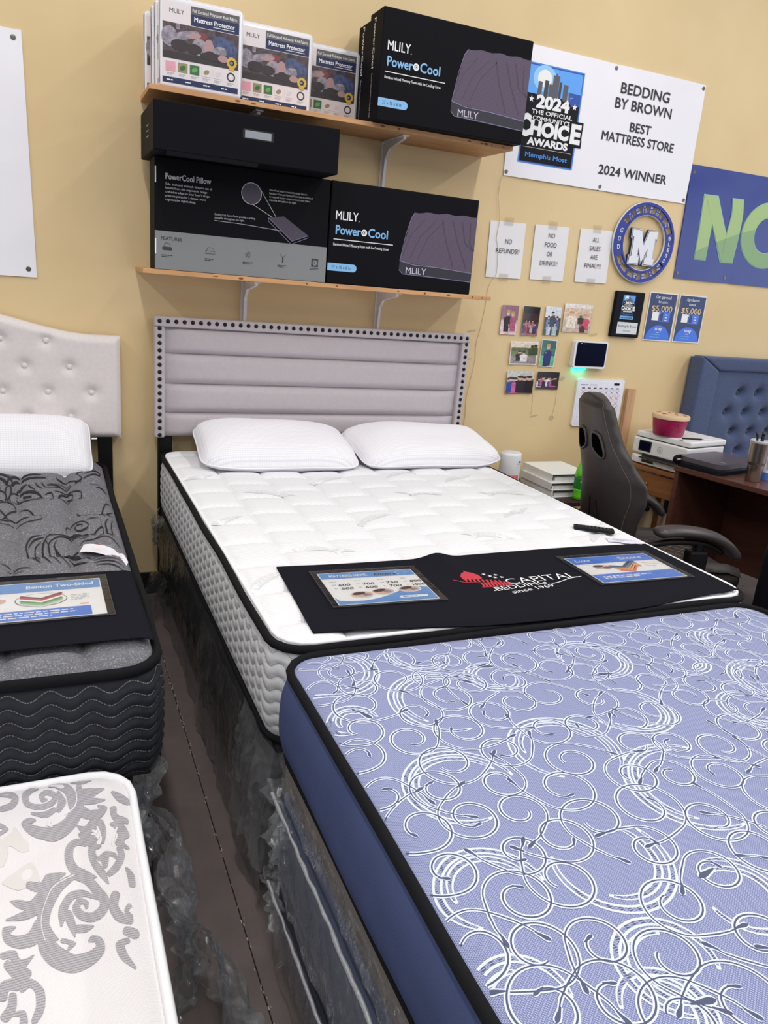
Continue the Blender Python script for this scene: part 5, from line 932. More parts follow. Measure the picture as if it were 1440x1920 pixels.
obj('led_bar',MB().box(1.945,2.015,-.024,-.008,1.196,1.2015,.001),M('led_turquoise',(0,240,225),.4,emit=22.0),t)
# dry-erase calendar
t=thing('wall_calendar','white dry-erase calendar with red crosses behind the chair','calendar',(2.155,-.01,.86)); obj('frame',rrbox(1.984,2.327,.860,1.141,-.014,-.001,.014),WHPL,t,fixn=True); obj('board',rrbox(1.998,2.314,.874,1.128,-.0155,-.0138,.004),M('board_white',(232,232,244),.25),t,fixn=True)
p=Print((1.998,-.0156,.874),(1,0,0),(0,0,1)); RED=M('marker_red',(200,40,70),.5); LN=M('calendar_line',(188,190,214),.5)
p.text('MONTH',.012,.228,.008,DK,1,width=.05); p.line([(.075,.222),(.085,.240),(.09,.225),(.098,.238),(.105,.226),(.112,.238),(.122,.212),(.126,.236)],.002,RED,1); p.rrect(.25,.232,.29,.246,.004,BLACK,1)
for i in range(8): p.rect(.012+.0415*i,.012,.0132+.0415*i,.205,LN,0)
for j in range(7): p.rect(.012,.012+.0322*j,.303,.0132+.0322*j,LN,0)
for i in range(7):
    p.rect(.020+.0415*i,.210,.042+.0415*i,.216,DK,1)
    for j in range(5):
        u=.014+.0415*i; v=.175-.0322*j
        if j<2 or (j==2 and i>1) : p.line([(u+.006,v+.004),(u+.034,v+.026)],.002,RED,1); p.line([(u+.006,v+.025),(u+.033,v+.004)],.002,RED,1)
        else: p.scrib(u+.022,v+.020,.012,.006,RED if (i+j)%3==0 else DK,1,1,seed=i+j)
p.build('calendar_print',t)
# leaning timber
ow=MB(); rows=[]
for j in range(24):
    z=1.09*j/23; a=.003*noise.noise(Vector((0,0,z*6))); rows.append([(2.352+a,-.032+.0,z),(2.408+a*.6,-.032,z-.002),(2.408+a*.6,-.006,z-.002),(2.352+a,-.006,z)])
ow.grid(rows,closeu=True); n_=len(ow.v); ow.f+=[(n_-4,n_-3,n_-2,n_-1),(3,2,1,0)]; ow.m+=[0,0]
tag(obj('timber_offcut',ow,wood_mat('raw_timber',(206,164,124),(184,138,100),(30,30,3))),'rough pale timber stick standing against the wall by the calendar','timber')
# ------------------------------------------------------------------ sign cloths on the beds
def bil(c,u,v): return tuple((c[0][k]*(1-u)+c[1][k]*u)*(1-v)+(c[3][k]*(1-u)+c[2][k]*u)*v for k in (0,1))
CARDB=M('card_blue',(98,146,200),.35); CARDW=M('card_white',(232,230,228),.35); CARDB2=M('card_royal',(70,122,206),.35); PEN=M('marker_black',(26,26,30),.5)
FILMC=film_mat('pocket_film',.0,.01,.08,.0015)
def signcloth(label,corners,zf,bowf,parent_loc):
    t=thing('sign_cloth',label,'banner',parent_loc); rows=[]; NU,NV=90,30
    for j in range(NV+1):
        row=[]
        for i in range(NU+1):
            u=i/NU; v=j/NV; x,y=bil(corners,u,v); y+=bowf(u,v); row.append((x,y,zf(x,y)))
        rows.append(row)
    edge=[rows[0][i] for i in range(NU+1)]+[rows[j][NU] for j in range(1,NV+1)]+[rows[NV][i] for i in range(NU-1,-1,-1)]+[rows[j][0] for j in range(NV-1,0,-1)]+[rows[0][0]]
    m=MB().grid(rows[::-1]); m.grid([edge,[(x,y,z-.0025) for x,y,z in edge]]); obj('cloth',m,BLKCLOTH,t,smooth=True)
    obj('hem',MB().tube([(x,y,z-.0005) for x,y,z in edge[:-1]],.0022,5,closed=True),BLKCLOTH,t,smooth=True); return t
def zc1(x,y):
    z=.7568+.0012*noise.noise(Vector((x*6,y*6,1)))
    z+=.016*math.exp(-((x-.27)/.045)**2)*sm((y+1.85)/.2)
    z-=.010*sm((-2.098-y)/.03)
    return z
C1=[(-.247,-1.643),(1.118,-1.668),(1.112,-2.094),(-.276,-2.082)]
t=signcloth('long black cloth sign with two card pockets on the white mattress',C1,zc1,lambda u,v: -.045*math.sin(PI*u)**1.2*v-.010*math.sin(PI*u*2)*(1-v),(.42,-1.87,.755))
lg=Print((0,0,0),(1,0,0),(0,1,0),.0006,surf=lambda u,v: Vector((u,v,zc1(u,v)+.0006))); CR=M('logo_red',(190,48,66),.6)
lg.poly([(.268,-1.846),(.325,-1.856),(.333,-1.845),(.332,-1.822),(.318,-1.803),(.305,-1.795),(.300,-1.786),(.296,-1.797),(.282,-1.806),(.270,-1.824)],CR)
for k in range(9): lg.poly([(.268+.0125*k,-1.862-.0035*k),(.275+.0125*k,-1.864-.0035*k),(.279+.0125*k,-1.846-.0035*k),(.272+.0125*k,-1.844-.0035*k)],CR)
lg.line([(.235,-1.842),(.262,-1.866),(.40,-1.905)],.004,CR)
for k in range(9): lg.poly([(.302+.0105*k,-1.908-.001*k),(.309+.0105*k,-1.909-.001*k),(.314+.0105*k,-1.880-.001*k),(.307+.0105*k,-1.879-.001*k)],CR)
lg.line([(.296,-1.911),(.395,-1.919)],.004,CR)
for u,v in ((.352,-1.822),(.365,-1.838),(.388,-1.832),(.376,-1.850),(.398,-1.852)): lg.star(u,v,.008,WHITE)
lg.text('CAPITAL',.392,-1.908,.040,WHITE,0,width=.255,rot=.03,bold=-.005); lg.text('BEDDING',.330,-1.946,.027,WHITE,0,width=.185,rot=.10,bold=-.005); lg.text('since 1969',.366,-1.974,.020,WHITE,0,width=.160,rot=.14)
lg.line([(.318,-1.943),(.329,-1.940)],.003,WHITE); lg.line(catmull([(.525,-1.932),(.56,-1.924),(.61,-1.905),(.662,-1.896)],5),[.001]+[.003]*14+[.001],WHITE); lg.build('embroidered_logo',t)
def pocket(t,O,U,w,h,z,draw,labelnm='price_card'):
    U=Vector(U).normalized(); V=Vector((-U.y,U.x,0)); O=Vector((O[0],O[1],z))
    c=obj('pocket_card',MB().add([O+U*a+V*b+Vector((0,0,dz)) for dz in (0,.0012) for a,b in ((0,0),(w,0),(w,h),(0,h))],[(3,2,1,0),(4,5,6,7),(0,1,5,4),(1,2,6,5),(2,3,7,6),(3,0,4,7)]),CARDW,t)
    p=Print(O+Vector((0,0,.0013)),U,V,.0002); draw(p,w,h); p.build('card_print',c)
    g=.018; rows=[[O+U*(-g+(w+2*g)*i/16)+V*(-g*.6+(h+1.6*g)*j/10)+Vector((0,0,.0035+.0025*noise.noise(Vector((i*.9,j*.9,O.x*7))))) for i in range(17)] for j in range(11)]
    obj('clear_pocket',MB().grid(rows),FILMC,t,smooth=True)
    obj('pocket_edge',MB().tube([O+U*-g+V*-g*.6+Vector((0,0,.002)),O+U*(w+g)+V*-g*.6+Vector((0,0,.002)),O+U*(w+g)+V*(h+g)+Vector((0,0,.002)),O+U*-g+V*(h+g)+Vector((0,0,.002))],.0016,5,closed=True),M('pocket_edge',(58,58,60),.3),t)
def draw1(p,w,h):
    p.rect(.003,h-.045,w-.003,h-.003,CARDB,0); p.text('MATTRESS NAME:',.03,h-.034,.016,CARDW,1,width=.115,bold=.02); p.text('Encore',.165,h-.036,.018,PEN,2,width=.07,shear=.3,bold=.01)
    p.line([(w-.05,h-.035),(w-.06,h-.02),(w-.045,h-.010),(w-.02,h-.022)],.002,CARDW,1)
    p.poly([(.003,.003),(w-.003,.003),(w-.003,.085),(w-.05,.10)]+[(w-.05-(w-.06)*k/14,.10-.09*math.sin(PI*.62*k/14)+.012*(k/14)) for k in range(1,15)]+[(.003,.05)],CARDB,0)
    for i,(a,b) in enumerate((('600','500'),('700','600'),('750','700'),('800','1000'))):
        u=.038+.072*i; p.text(a,u,.125,.014,PEN,2,width=.035,shear=.15,bold=.015); p.text(b,u,.100,.014,PEN,2,width=.037,shear=.15,bold=.015); p.scrib(u-.018,.132,.012,.005,GRTX,1,2,seed=i,gap=5); p.scrib(u-.02,.155,.03,.004,GRTX,1,1,seed=i+5)
    for k,(u,v) in enumerate(((.085,.060),(.150,.072),(.232,.078))):
        p.ell(u,v,.036,.022,CARDW,2); p.ell(u,v,.032,.019,M('card_skin',(206,172,156),.5),3); p.ell(u-.008,v+.006,.020,.009,M('photo_hair'),4,14,.2); p.ell(u+.012,v-.004,.012,.008,M('photo_pale'),4,12)
    p.rrect(w-.11,.020,w-.025,.034,.006,CARDW,2); p.scrib(w-.10,.024,.06,.005,CARDB,3,1)
def draw2(p,w,h):
    p.rect(.003,h-.06,w-.003,h-.003,CARDB2,0); p.rect(.003,.003,w-.003,.065,CARDB2,0); p.text('Luxe',.02,h-.042,.024,CARDW,1,width=.06,shear=.3); p.text('Encore',w-.13,h-.040,.022,CARDW,1,width=.09,bold=.02)
    p.scrib(.03,.040,.22,.007,CARDW,1,2,seed=4); 
    for k,c in enumerate(((70,66,70),(74,130,180),(226,150,90),(232,170,110),(214,120,84))):
        o_=.010*k; p.line([(.115+o_*.4,.125-o_),(.165+o_*.3,.112-o_),(.215,.150-o_),(.235,.148-o_)],.011,M('layer_%d'%k,c,.5),2)
    p.ell(.085,.120,.030,.014,M('card_skin'),2,16,.2); p.ell(.075,.128,.020,.009,M('photo_hair'),3); p.ell(.10,.112,.018,.008,M('photo_red'),3); p.scrib(w-.075,.13,.06,.005,M('card_peach',(216,190,170),.5),1,3,seed=6,gap=3)
pocket(t,(-.164,-1.952),(.29,-.015,0),.293,.224,.7600,draw1); pocket(t,(.692,-1.968),(.335,-.006,0),.330,.212,.7600,draw2)
def zc2(x,y): return .7275+.0025*noise.noise(Vector((x*4,y*4,8)))-.012*sm((x+.66)/.03)-.008*sm((-1.955-y)/.03)
t=signcloth('black cloth sign with a blue card on the charcoal mattress',[(-1.97,-1.50),(-.646,-1.519),(-.636,-1.955),(-1.97,-1.96)],zc2,lambda u,v: .012*math.sin(PI*u*1.0)*(1-v)-.004*math.sin(6*u)*v,(-1.3,-1.73,.727))
def draw3(p,w,h):
    p.rect(.003,h-.065,w-.003,h-.004,CARDB,0); p.rect(.003,.004,w-.035,.060,CARDB2,0); p.text('Benton Two-Sided',w-.020,h-.042,.020,CARDW,1,width=.165,align='R',bold=.03)
    p.scrib(.03,.042,w-.08,.006,CARDW,1,3,seed=3,gap=2.2); p.ell(w-.150,.120,.062,.042,M('card_line',(70,70,74),.5),1,30); p.ell(w-.150,.120,.060,.040,CARDW,2,30)
    for k,c in enumerate(((110,60,70),(196,74,90),(236,236,230),(90,150,80),(150,180,140),(200,204,204))): p.line([(w-.200,.148-.010*k),(w-.150,.126-.010*k),(w-.100,.156-.010*k)],.0095,M('bl_%d'%k,c,.5),3)
    p.scrib(w-.08,.135,.05,.004,GRTX,1,4,seed=8,gap=2.6); p.ell(.05,.12,.045,.02,M('card_skin'),1,18,.3); p.scrib(w-.06,.072,.04,.006,M('icon_pink'),1,1,seed=1)
pocket(t,(-1.055,-1.815),(.325,.006,0),.325,.240,.7305,draw3)
# ------------------------------------------------------------------ remote and slip on the white mattress
t=thing('remote_control','slim black remote control on the white mattress edge','remote',(1.025,-1.49,.7525),math.radians(-33)); obj('shell',MB().box(-.075,.075,-.019,.019,0,.014,.005,3),BLKPL,t,local=True)
rb=M('remote_button',(60,60,66),.5)
for k in range(9): obj('button',MB().box(-.06+.0135*k,-.053+.0135*k,-.010,-.003,.0135,.0155,.001,1).box(-.06+.0135*k,-.053+.0135*k,.003,.010,.0135,.0155,.001,1),rb,t,local=True)
t=thing('paper_slip','pale paper slip beside the remote control','paper',(1.055,-1.625,.754),math.radians(-25)); obj('paper',MB().grid([[(-.06+.12*i/6,-.024+.048*j/2,.0015+.003*math.sin(i*.9+j)**2) for i in range(7)] for j in range(3)]),M('slip_paper',(226,224,240),.4),t,smooth=True,local=True)
p=Print((-.06,-.024,.006),(1,0,0),(0,1,0)); p.scrib(.02,.03,.08,.004,GRTX,0,2); o=p.mb; obj('print',o,p.mats,t,local=True)
# ------------------------------------------------------------------ side table with hub, binders, bottle
t=thing('side_table','low dark wood side table between the bed and the chair','table',(1.62,-.27,0)); DW=wood_mat('dark_walnut',(58,36,32),(40,24,22),(3,20,20),.4)
obj('top',MB().box(1.25,2.02,-.515,-.03,.525,.55,.003),DW,t)
for x,y in ((1.28,-.49),(1.99,-.49),(1.28,-.06),(1.99,-.06)): obj('leg',MB().box(x-.022,x+.022,y-.022,y+.022,0,.525,.003),DW,t)
obj('shelf',MB().box(1.27,2.0,-.50,-.05,.18,.20,.002),DW,t); obj('back_panel',MB().box(1.30,1.97,-.05,-.04,.2,.525),DW,t)
BW=M('binder_white',(226,225,222),.4); BG=M('binder_grey',(150,150,152),.5); RG=M('ring_steel',(140,142,146),.3,metal=.8)
for k,(dx,dy,ln,lab) in enumerate(((.010,-.006,.30,'lowest white ring binder in the stack on the side table'),(.0,-.010,.295,'middle white ring binder in the stack on the side table'),(.015,.012,.285,'topmost white ring binder in the stack on the side table'))):
    z=.5502+.0415*k; x0,y0,x1,y1=1.598+dx,-.415+dy,1.598+dx+.26,-.415+dy+ln
    b=thing('ring_binder',lab,'binder',((x0+x1)/2,(y0+y1)/2,z)); obj('cover',MB().box(x0,x1,y0,y1,z,z+.0035,.001,1),BW,b); obj('cover',MB().box(x0,x1,y0,y1,z+.0375,z+.041,.001,1),BW,b); obj('spine',MB().box(x0,x0+.0035,y0,y1,z+.003,z+.038,.001,1),BW,b)
    obj('pages',MB().box(x0+.03,x1-.012,y0+.012,y1-.012,z+.004,z+.020),M('page_white',(214,212,210),.8),b)
    for q in (.25,.5,.75): obj('ring',MB().tube([(x0+.022+.013*math.cos(a),y0+(y1-y0)*q,z+.019+.014*math.sin(a)) for a in (2*PI*i/14 for i in range(14))],.0016,5,closed=True),RG,b,smooth=True)
    obj('ring_plate',MB().box(x0+.010,x0+.034,y0+.03,y1-.03,z+.0036,z+.006),RG,b)
t=thing('wifi_hub','white oval internet hub beside the binder stack','router',(1.415,-.285,.55)); obj('shell',MB().lathe([(.052,.55),(.056,.56),(.056,.755),(.053,.768),(.048,.772)],1.415,-.285,36,sx=1.05,sy=.9),WHPL,t,smooth=False,auto=40)
obj('top_vent',MB().lathe([(.050,.7725),(.048,.774),(.001,.774)],1.415,-.285,30,sx=1.0,sy=.86),M('vent_grey',(206,206,210),.5),t,smooth=True)
p=Print((1.425,-.338,.72),(.95,-.3,0),(0,0,1)); p.ell(.012,.010,.006,.006,M('hub_blue',(90,130,210),.4)); p.scrib(.002,-.004,.02,.003,M('hub_blue'),0,1); p.build('badge',t)
t=thing('snack_packet','small red and white snack packet in front of the hub','packet',(1.335,-.40,.55)); rows=[[(1.29+.10*i/8,-.42+.012*math.sin(PI*j/5)*s_,.551+.11*j/5) for i in range(9)] for s_ in (1,) for j in range(6)]
pk=MB(); 
for s_ in (-1,1): pk.grid([[(1.29+.10*i/8,-.41+s_*.016*math.sin(PI*j/6)*math.sin(PI*(.1+.8*i/8)),.551+.125*j/6) for i in range(9)] for j in range(7)])
obj('foil',pk,M('packet_red',(206,90,96),.35),t,smooth=True); p=Print((1.29,-.427,.58),(1,0,0),(0,0,1)); p.ell(.05,.035,.032,.018,WHITE); p.build('print',t)
tag(obj('white_cable',MB().tube(catmull([(1.60,-.44,.62),(1.59,-.455,.58),(1.575,-.49,.556),(1.565,-.525,.552),(1.56,-.535,.50),(1.555,-.53,.30)],6),.0028,6),WHPL,smooth=True),'thin white cable hanging over the side table edge','cable')
# green soda bottle
t=thing('soda_bottle','green plastic soda bottle at the side table edge','bottle',(1.755,-.462,.55)); GB=M('soda_green',(96,196,40),.12,spec=.6,coat=.4); bx,by=1.755,-.462
obj('body',MB().lathe([(.010,.552),(.024,.5505),(.031,.556),(.033,.572),(.029,.585),(.032,.60),(.0325,.615)],bx,by,24).lathe([(.0325,.615),(.0325,.672)],bx,by,24).lathe([(.0325,.672),(.033,.69),(.030,.71),(.022,.735),(.0145,.755),(.0135,.765)],bx,by,24),GB,t,smooth=True)
obj('label',MB().lathe([(.0332,.612),(.0334,.615),(.0334,.670),(.0332,.673)],bx,by,24),M('label_green',(28,120,40),.4),t,smooth=True)
p=Print((bx-.030,by-.024,.615),(.85,-.5,0),(0,0,1),surf=None); 
tp=Print((0,0,0),(1,0,0),(0,0,1)); 
class Cyl(Print):
    def P(s,u,v,lay): a=-2.25+u/.0334; r=.0336+.0003*lay; return Vector((bx+r*math.cos(a),by+r*math.sin(a),v))
p=Cyl((0,0,0),(1,0,0),(0,0,1)); p.poly([(.0,.630),(.012,.650),(.03,.660),(.045,.656),(.05,.64),(.03,.628)],M('label_dark',(12,60,26),.5),0); p.text('Mtn',.002,.648,.010,WHITE,1,width=.016,shear=.3,bold=.03); p.text('Dew',.008,.630,.018,M('label_red',(214,40,50),.5),2,width=.032,shear=.3,bold=.06); p.text('Dew',.0085,.631,.016,WHITE,1,width=.034,shear=.3,bold=.10); p.build('label_print',t)
obj('cap',MB().lathe([(.0150,.764),(.0150,.780),(.013,.782)],bx,by,18),M('cap_green',(40,130,40),.4),t,smooth=False)
# ------------------------------------------------------------------ printer on its stand, tub, pen
PA=math.radians(11.8); st=thing('printer_stand','honey wood stand carrying the white printer','stand',(2.344,-.172,0),PA); HW_=wood_mat('honey_wood',(150,98,58),(122,76,44),(20,3,20),.45)
obj('top',MB().box(-.03,.42,-.352,.048,.655,.68,.004),HW_,st,local=True); obj('drawer_front',MB().box(-.015,.003,-.34,.04,.52,.645,.003),HW_,st,local=True)
obj('drawer_knob',MB().lathe([(.004,0),(.012,.012),(.008,.018)],0,0,12),M('knob_brass',(150,120,70),.35,metal=.7),st,local=True).matrix_local=Matrix.Translation((-.015,-.14,.58))@Matrix.Rotation(-PI/2,4,'Y')
for x,y in ((.01,-.325),(.39,-.325),(.01,.02),(.39,.02)): obj('leg',MB().box(x-.02,x+.02,y-.02,y+.02,0,.655,.003),HW_,st,local=True)
obj('side_rail',MB().box(.02,.40,-.34,-.325,.53,.65),HW_,st,local=True)
pr=thing('printer','white inkjet printer with a small dark touch panel','printer',(2.344,-.172,.681),PA); PW2=M('printer_white',(224,222,222),.45); PG=M('printer_dark',(32,32,36),.35)
obj('body',MB().box(0,.36,-.35,.015,.062,.150,.008,3),PW2,pr,local=True); obj('base',MB().box(.004,.355,-.346,.011,.002,.05,.006,2),PW2,pr,local=True)
obj('scanner_lid',MB().box(.02,.37,-.352,.017,.154,.188,.010,3),PW2,pr,local=True); obj('lid_gap',MB().box(.025,.35,-.345,.01,.148,.156),PG,pr,local=True)
obj('paper_slot',MB().box(.002,.30,-.33,-.06,.046,.064),PG,pr,local=True); obj('output_tray',MB().box(-.045,.06,-.31,-.07,.044,.052,.003),PG,pr,local=True); obj('paper_tray',MB().box(-.012,.03,-.33,-.02,.006,.042,.004).box(-.014,-.010,-.20,-.10,.024,.042),PW2,pr,local=True); obj('tray_notch',MB().box(-.0155,-.012,-.155,-.075,.018,.034,.003),PG,pr,local=True)
obj('touch_panel',MB().box(-.004,.002,-.115,-.030,.078,.140,.004),PG,pr,local=True); obj('panel_glass',MB().box(-.0055,-.0035,-.108,-.037,.084,.134,.002),M('screen_glass'),pr,local=True)
p=Print((-.0006,0,0),(0,-1,0),(0,0,1)); p.ring(.175,.105,.017,.0022,M('logo_mid_grey',(150,150,155),.4)); p.text('hp',.165,.098,.014,M('logo_mid_grey'),0,width=.020,shear=.35); obj('badge',p.mb,p.mats,pr,local=True)
t=thing('ice_cream_tub','large magenta tub with a beige speckled lid on the printer','tub',(2.452,-.305,.870)); 
obj('tub',MB().lathe([(.080,.8705),(.084,.874),(.100,.968),(.101,.972)],2.452,-.305,36),M('tub_magenta',(168,30,84),.4,noise_s=18,noise_a=.15),t,smooth=False,auto=40)
obj('lid',MB().lathe([(.1015,.966),(.106,.968),(.106,.984),(.102,.990),(.06,.9915),(.001,.992)],2.452,-.305,36),M('lid_beige',(214,182,146),.5),t,smooth=False,auto=40)
rr=random.Random(4)
pp=Print((2.452,-.305,.9925),(1,0,0),(0,1,0))
for k in range(16):
    a=rr.uniform(0,2*PI); r=.09*math.sqrt(rr.random()); pp.ell(r*math.cos(a),r*math.sin(a),rr.uniform(.006,.012),rr.uniform(.004,.008),M('lid_chip',(110,66,42),.6),0,9,a)
pp.build('chip_print',t)
p=Print((2.452,-.305,0),(1,0,0),(0,0,1))
class Cy2(Print):
    def P(s,u,v,lay): a=-2.4+u; r=.080+.021*(v-.8705)/.1+.0008+.0002*lay; return Vector((2.452+r*math.cos(a),-.305+r*math.sin(a),v))
p=Cy2((0,0,0),(1,0,0),(0,0,1)); DMG=M('tub_dark',(136,18,64),.5)
for k in range(7): p.ell(.2+.33*k,.915+.012*(k%2),.12,.022,DMG if k%2 else M('tub_light',(190,52,104),.5),0,16)
p.build('side_print',t)
tag(obj('paper_sheet',MB().box(2.42,2.66,-.46,-.43,.8702,.8712),PAPER),'white paper strip lying on the printer lid beside the tub','paper')
t=thing('ballpoint_pen','black pen lying on the printer lid','pen',(2.50,-.452,.8725),math.radians(-14)); obj('barrel',MB().tube([(-.065,0,.005),(.055,0,.005)],.0042,8),BLKPL,t,smooth=True,local=True); obj('tip',MB().tube([(.055,0,.005),(.072,0,.005)],[.0036,.001],8),RG,t,smooth=True,local=True)
# ------------------------------------------------------------------ desk
dk=thing('office_desk','reddish brown wooden desk beside the chair, open knee space','desk',(2.27,-.583,0),PA); DM=wood_mat('cherry_laminate',(96,60,50),(78,46,38),(18,2.5,18),.32)
obj('desktop',MB().box(0,.76,-1.60,0,.732,.760,.003),DM,dk,local=True); obj('end_panel',MB().box(.012,.74,-.030,-.004,0,.732,.002),DM,dk,local=True); obj('end_panel',MB().box(.012,.74,-1.596,-1.57,0,.732,.002),DM,dk,local=True); obj('modesty_panel',MB().box(.56,.58,-1.57,-.03,.12,.732),DM,dk,local=True)
ped=obj('drawer_pedestal',MB().box(.06,.555,-1.565,-1.18,.06,.70,.002),DM,dk,local=True)
for k in range(3): obj('drawer_front',MB().box(.045,.06,-1.555,-1.19,.08+.205*k,.275+.205*k,.002),DM,ped,local=True); obj('handle',MB().tube([(.045,-1.43,.20+.205*k),(.025,-1.43,.20+.205*k),(.025,-1.31,.20+.205*k),(.045,-1.31,.20+.205*k)],.004,6),RG,ped,local=True)
# laptop sleeve
t=thing('laptop_sleeve','glossy dark laptop in a black zip sleeve on the desk corner','laptop sleeve',(2.27,-.583,.7605),PA)
def rslab(x0,x1,y0,y1,z0,z1,r): 
    pts=[]
    for cx,cy,a in ((x0+r,y0+r,PI),(x1-r,y0+r,1.5*PI),(x1-r,y1-r,0),(x0+r,y1-r,.5*PI)): pts+=[(cx+r*math.cos(a+k*PI/12),cy+r*math.sin(a+k*PI/12)) for k in range(7)]
    return MB().prism(pts,'z',z0,z1)
obj('sleeve_base',rslab(.012,.40,-.262,.008,0,.018,.045),BLKCLOTH,t,local=True,fixn=True); obj('zip_band',rslab(.020,.395,-.258,.005,.0185,.030,.045),M('zip_black',(14,14,16),.5,bump=1,bump_s=180),t,local=True,fixn=True)
obj('sleeve_top',rslab(.022,.392,-.255,.003,.0305,.056,.045),M('sleeve_gloss',(84,76,86),.32,spec=.5),t,local=True,fixn=True)  # lighter purple-grey puts the top's reflected light into its colour
obj('carry_loop',MB().tube(catmull([(.09,.004,.016),(.03,.010,.016),(.002,.006,.030),(.02,.004,.046),(.07,-.004,.046)],6),.011,8),BLKCLOTH,t,smooth=True,local=True)
for k in range(22): 
    if k==0: tooth=obj('zip_tooth',MB().box(.0175,.0215,-.24,-.236,.0285,.033),M('zip_tooth',(40,40,44),.4),t,local=True)
    else: c=tooth.copy(); COL.objects.link(c); c.parent=t; c.location=(0,.0102*k,0)
p=Print((.06,-.235,.0565),(.5,-.866,0),(.866,.5,0)); p.text('sleeve' if False else 'hp',0,0,.001,GRTX,0); p=Print((.10,-.20,.0565),(0,-1,0),(1,0,0)); p.scrib(0,0,.045,.006,M('print_dim'),0,1,seed=3); obj('maker_mark',p.mb,p.mats,t,local=True)
# tumbler, pens, tube
t=thing('steel_tumbler','brushed steel tumbler full of pens on the desk','tumbler',(2.468,-.930,.7605)); ST=M('brushed_steel',(176,166,160),.28,metal=1.0,bump=.2,bump_s=300); tx,ty=2.468,-.930
obj('cup',MB().lathe([(.001,.7605),(.034,.7605),(.0365,.764),(.0395,.845),(.0400,.850),(.0440,.858),(.0445,.864),(.0480,.955),(.0490,.962),(.0475,.963),(.0440,.90),(.001,.89)],tx,ty,40),ST,t,auto=35)
obj('lid_rim',MB().lathe([(.0490,.9605),(.0505,.963),(.0505,.972),(.047,.974),(.046,.966)],tx,ty,36),M('clear_rim',(200,200,206),.15,spec=.7),t,auto=40)
for k,(dx,dy,l,r_,m,nm) in enumerate(((-.018,.010,.028,.0055,BLKPL,'black marker pen standing in the steel tumbler'),(-.008,-.012,.035,.0085,BLKPL,'thick black marker standing in the steel tumbler'))):
    pn=thing('marker_pen',nm,'pen',(tx+dx*.4,ty+dy*.4,.892)); obj('barrel',MB().tube([(tx+dx*.4,ty+dy*.4,.892),(tx+dx*1.1,ty+dy*1.1,.975+l*.5)],r_,8),m,pn,smooth=True); obj('cap',MB().tube([(tx+dx*1.1,ty+dy*1.1,.975+l*.5),(tx+dx*1.4,ty+dy*1.4,.985+l)],r_*1.12,8),M('pen_cap',(28,26,30),.3),pn,smooth=True)
t=thing('lotion_tube','white and blue lotion tube behind the steel tumbler','tube',(2.585,-.905,.7605)); LX,LY=2.585,-.905
m=MB(); rows=[]
for j in range(11):
    q=j/10; rx=.030+.012*q; ry=.026*(1-q)+.003; rows.append([(LX+rx*math.cos(2*PI*k/20),LY+ry*math.sin(2*PI*k/20),.80+.205*q) for k in range(20)])
m.grid(rows,closeu=True); m.f.append(tuple(200+k for k in range(20))); m.m.append(0)
obj('tube_body',m,M('tube_white',(226,228,236),.35),t,smooth=True); obj('cap',MB().lathe([(.030,.7605),(.031,.80),(.027,.802)],LX,LY,20),M('tube_cap',(70,120,200),.35),t)
obj('blue_panel',MB().grid([[(LX-.026+.052*i/6,LY-.0285+.012*(j/6)*1.8+.004*((i-3)/3)**2,.82+.10*j/6) for i in range(7)] for j in range(7)]),M('tube_blue',(86,140,216),.4),t,smooth=True)
# ------------------------------------------------------------------ gaming chair
ch=thing('gaming_chair','dark brown leather gaming chair with high winged back','chair',(1.725,-1.078,0),math.radians(-13)); LE=M('brown_leather',(52,46,45),.42,noise_s=30,noise_a=.08,bump=.35,bump_s=260,spec=.45); PIPE=M('seam_thread',(96,88,82),.6); GOLDT=M('gold_thread',(120,100,78),.6)
for k in range(5):
    a=2*PI*k/5+.3; ca,sa=math.cos(a),math.sin(a)
    arm_=obj('base_arm',MB().tube([(.03*ca,.03*sa,.11),(.18*ca,.18*sa,.095),(.31*ca,.31*sa,.075)],[.028,.022,.017],8),BLKPL,ch,smooth=True,local=True)
    obj('caster',MB().tube([(.31*ca-.02*sa,.31*sa+.02*ca,.030),(.31*ca+.02*sa,.31*sa-.02*ca,.030)],.029,14).tube([(.31*ca,.31*sa,.03),(.31*ca,.31*sa,.08)],.008,8),BLKPL,arm_,local=True)
obj('gas_cylinder',MB().tube([(0,0,.10),(0,0,.24)],.027,16).tube([(0,0,.24),(0,0,.38)],.016,16),BLKMETAL,ch,smooth=False,local=True); obj('tilt_plate',MB().box(-.15,.15,-.12,.12,.365,.395,.006),BLKMETAL,ch,local=True)
rows=[]
for j in range(21):
    v=-1+2*j/20; row=[]
    for i in range(25):
        u=-1+2*i/24; x=.03+.275*u; y=.27*v; z=.475+.012*(1-u*u)-.05*max(0,u-.75)*4*.35+.030*sm((abs(v)-.62)/.3)-.10*max(0,abs(v)-.93)/.07*.35; row.append((x,y,z))
    rows.append(row)
sm_=MB().grid(rows[::-1] if False else [r for r in rows]); 
seat=obj('seat_cushion',MB().box(-.25,.31,-.275,.275,.395,.468,.03,3),LE,ch,local=True,auto=50); obj('seat_pad',MB().grid([r[::-1] for r in rows]),LE,ch,smooth=True,local=True)
items=MB()
for s_ in (-1,1):
    for k in range(-9,10):
        pts=[]
        for q in range(13):
            u=-.8+1.5*q/12; x=.03+.275*u; y=s_*(x*.9)+.075*k
            if abs(y)<.155: pts.append((x,y,.4785+.012*(1-u*u)+.0005))
        if len(pts)>1: items.tube(pts,.0009,4)
st_=obj('diamond_stitching',items,GOLDT,seat,local=True); st_['kind']='stuff'
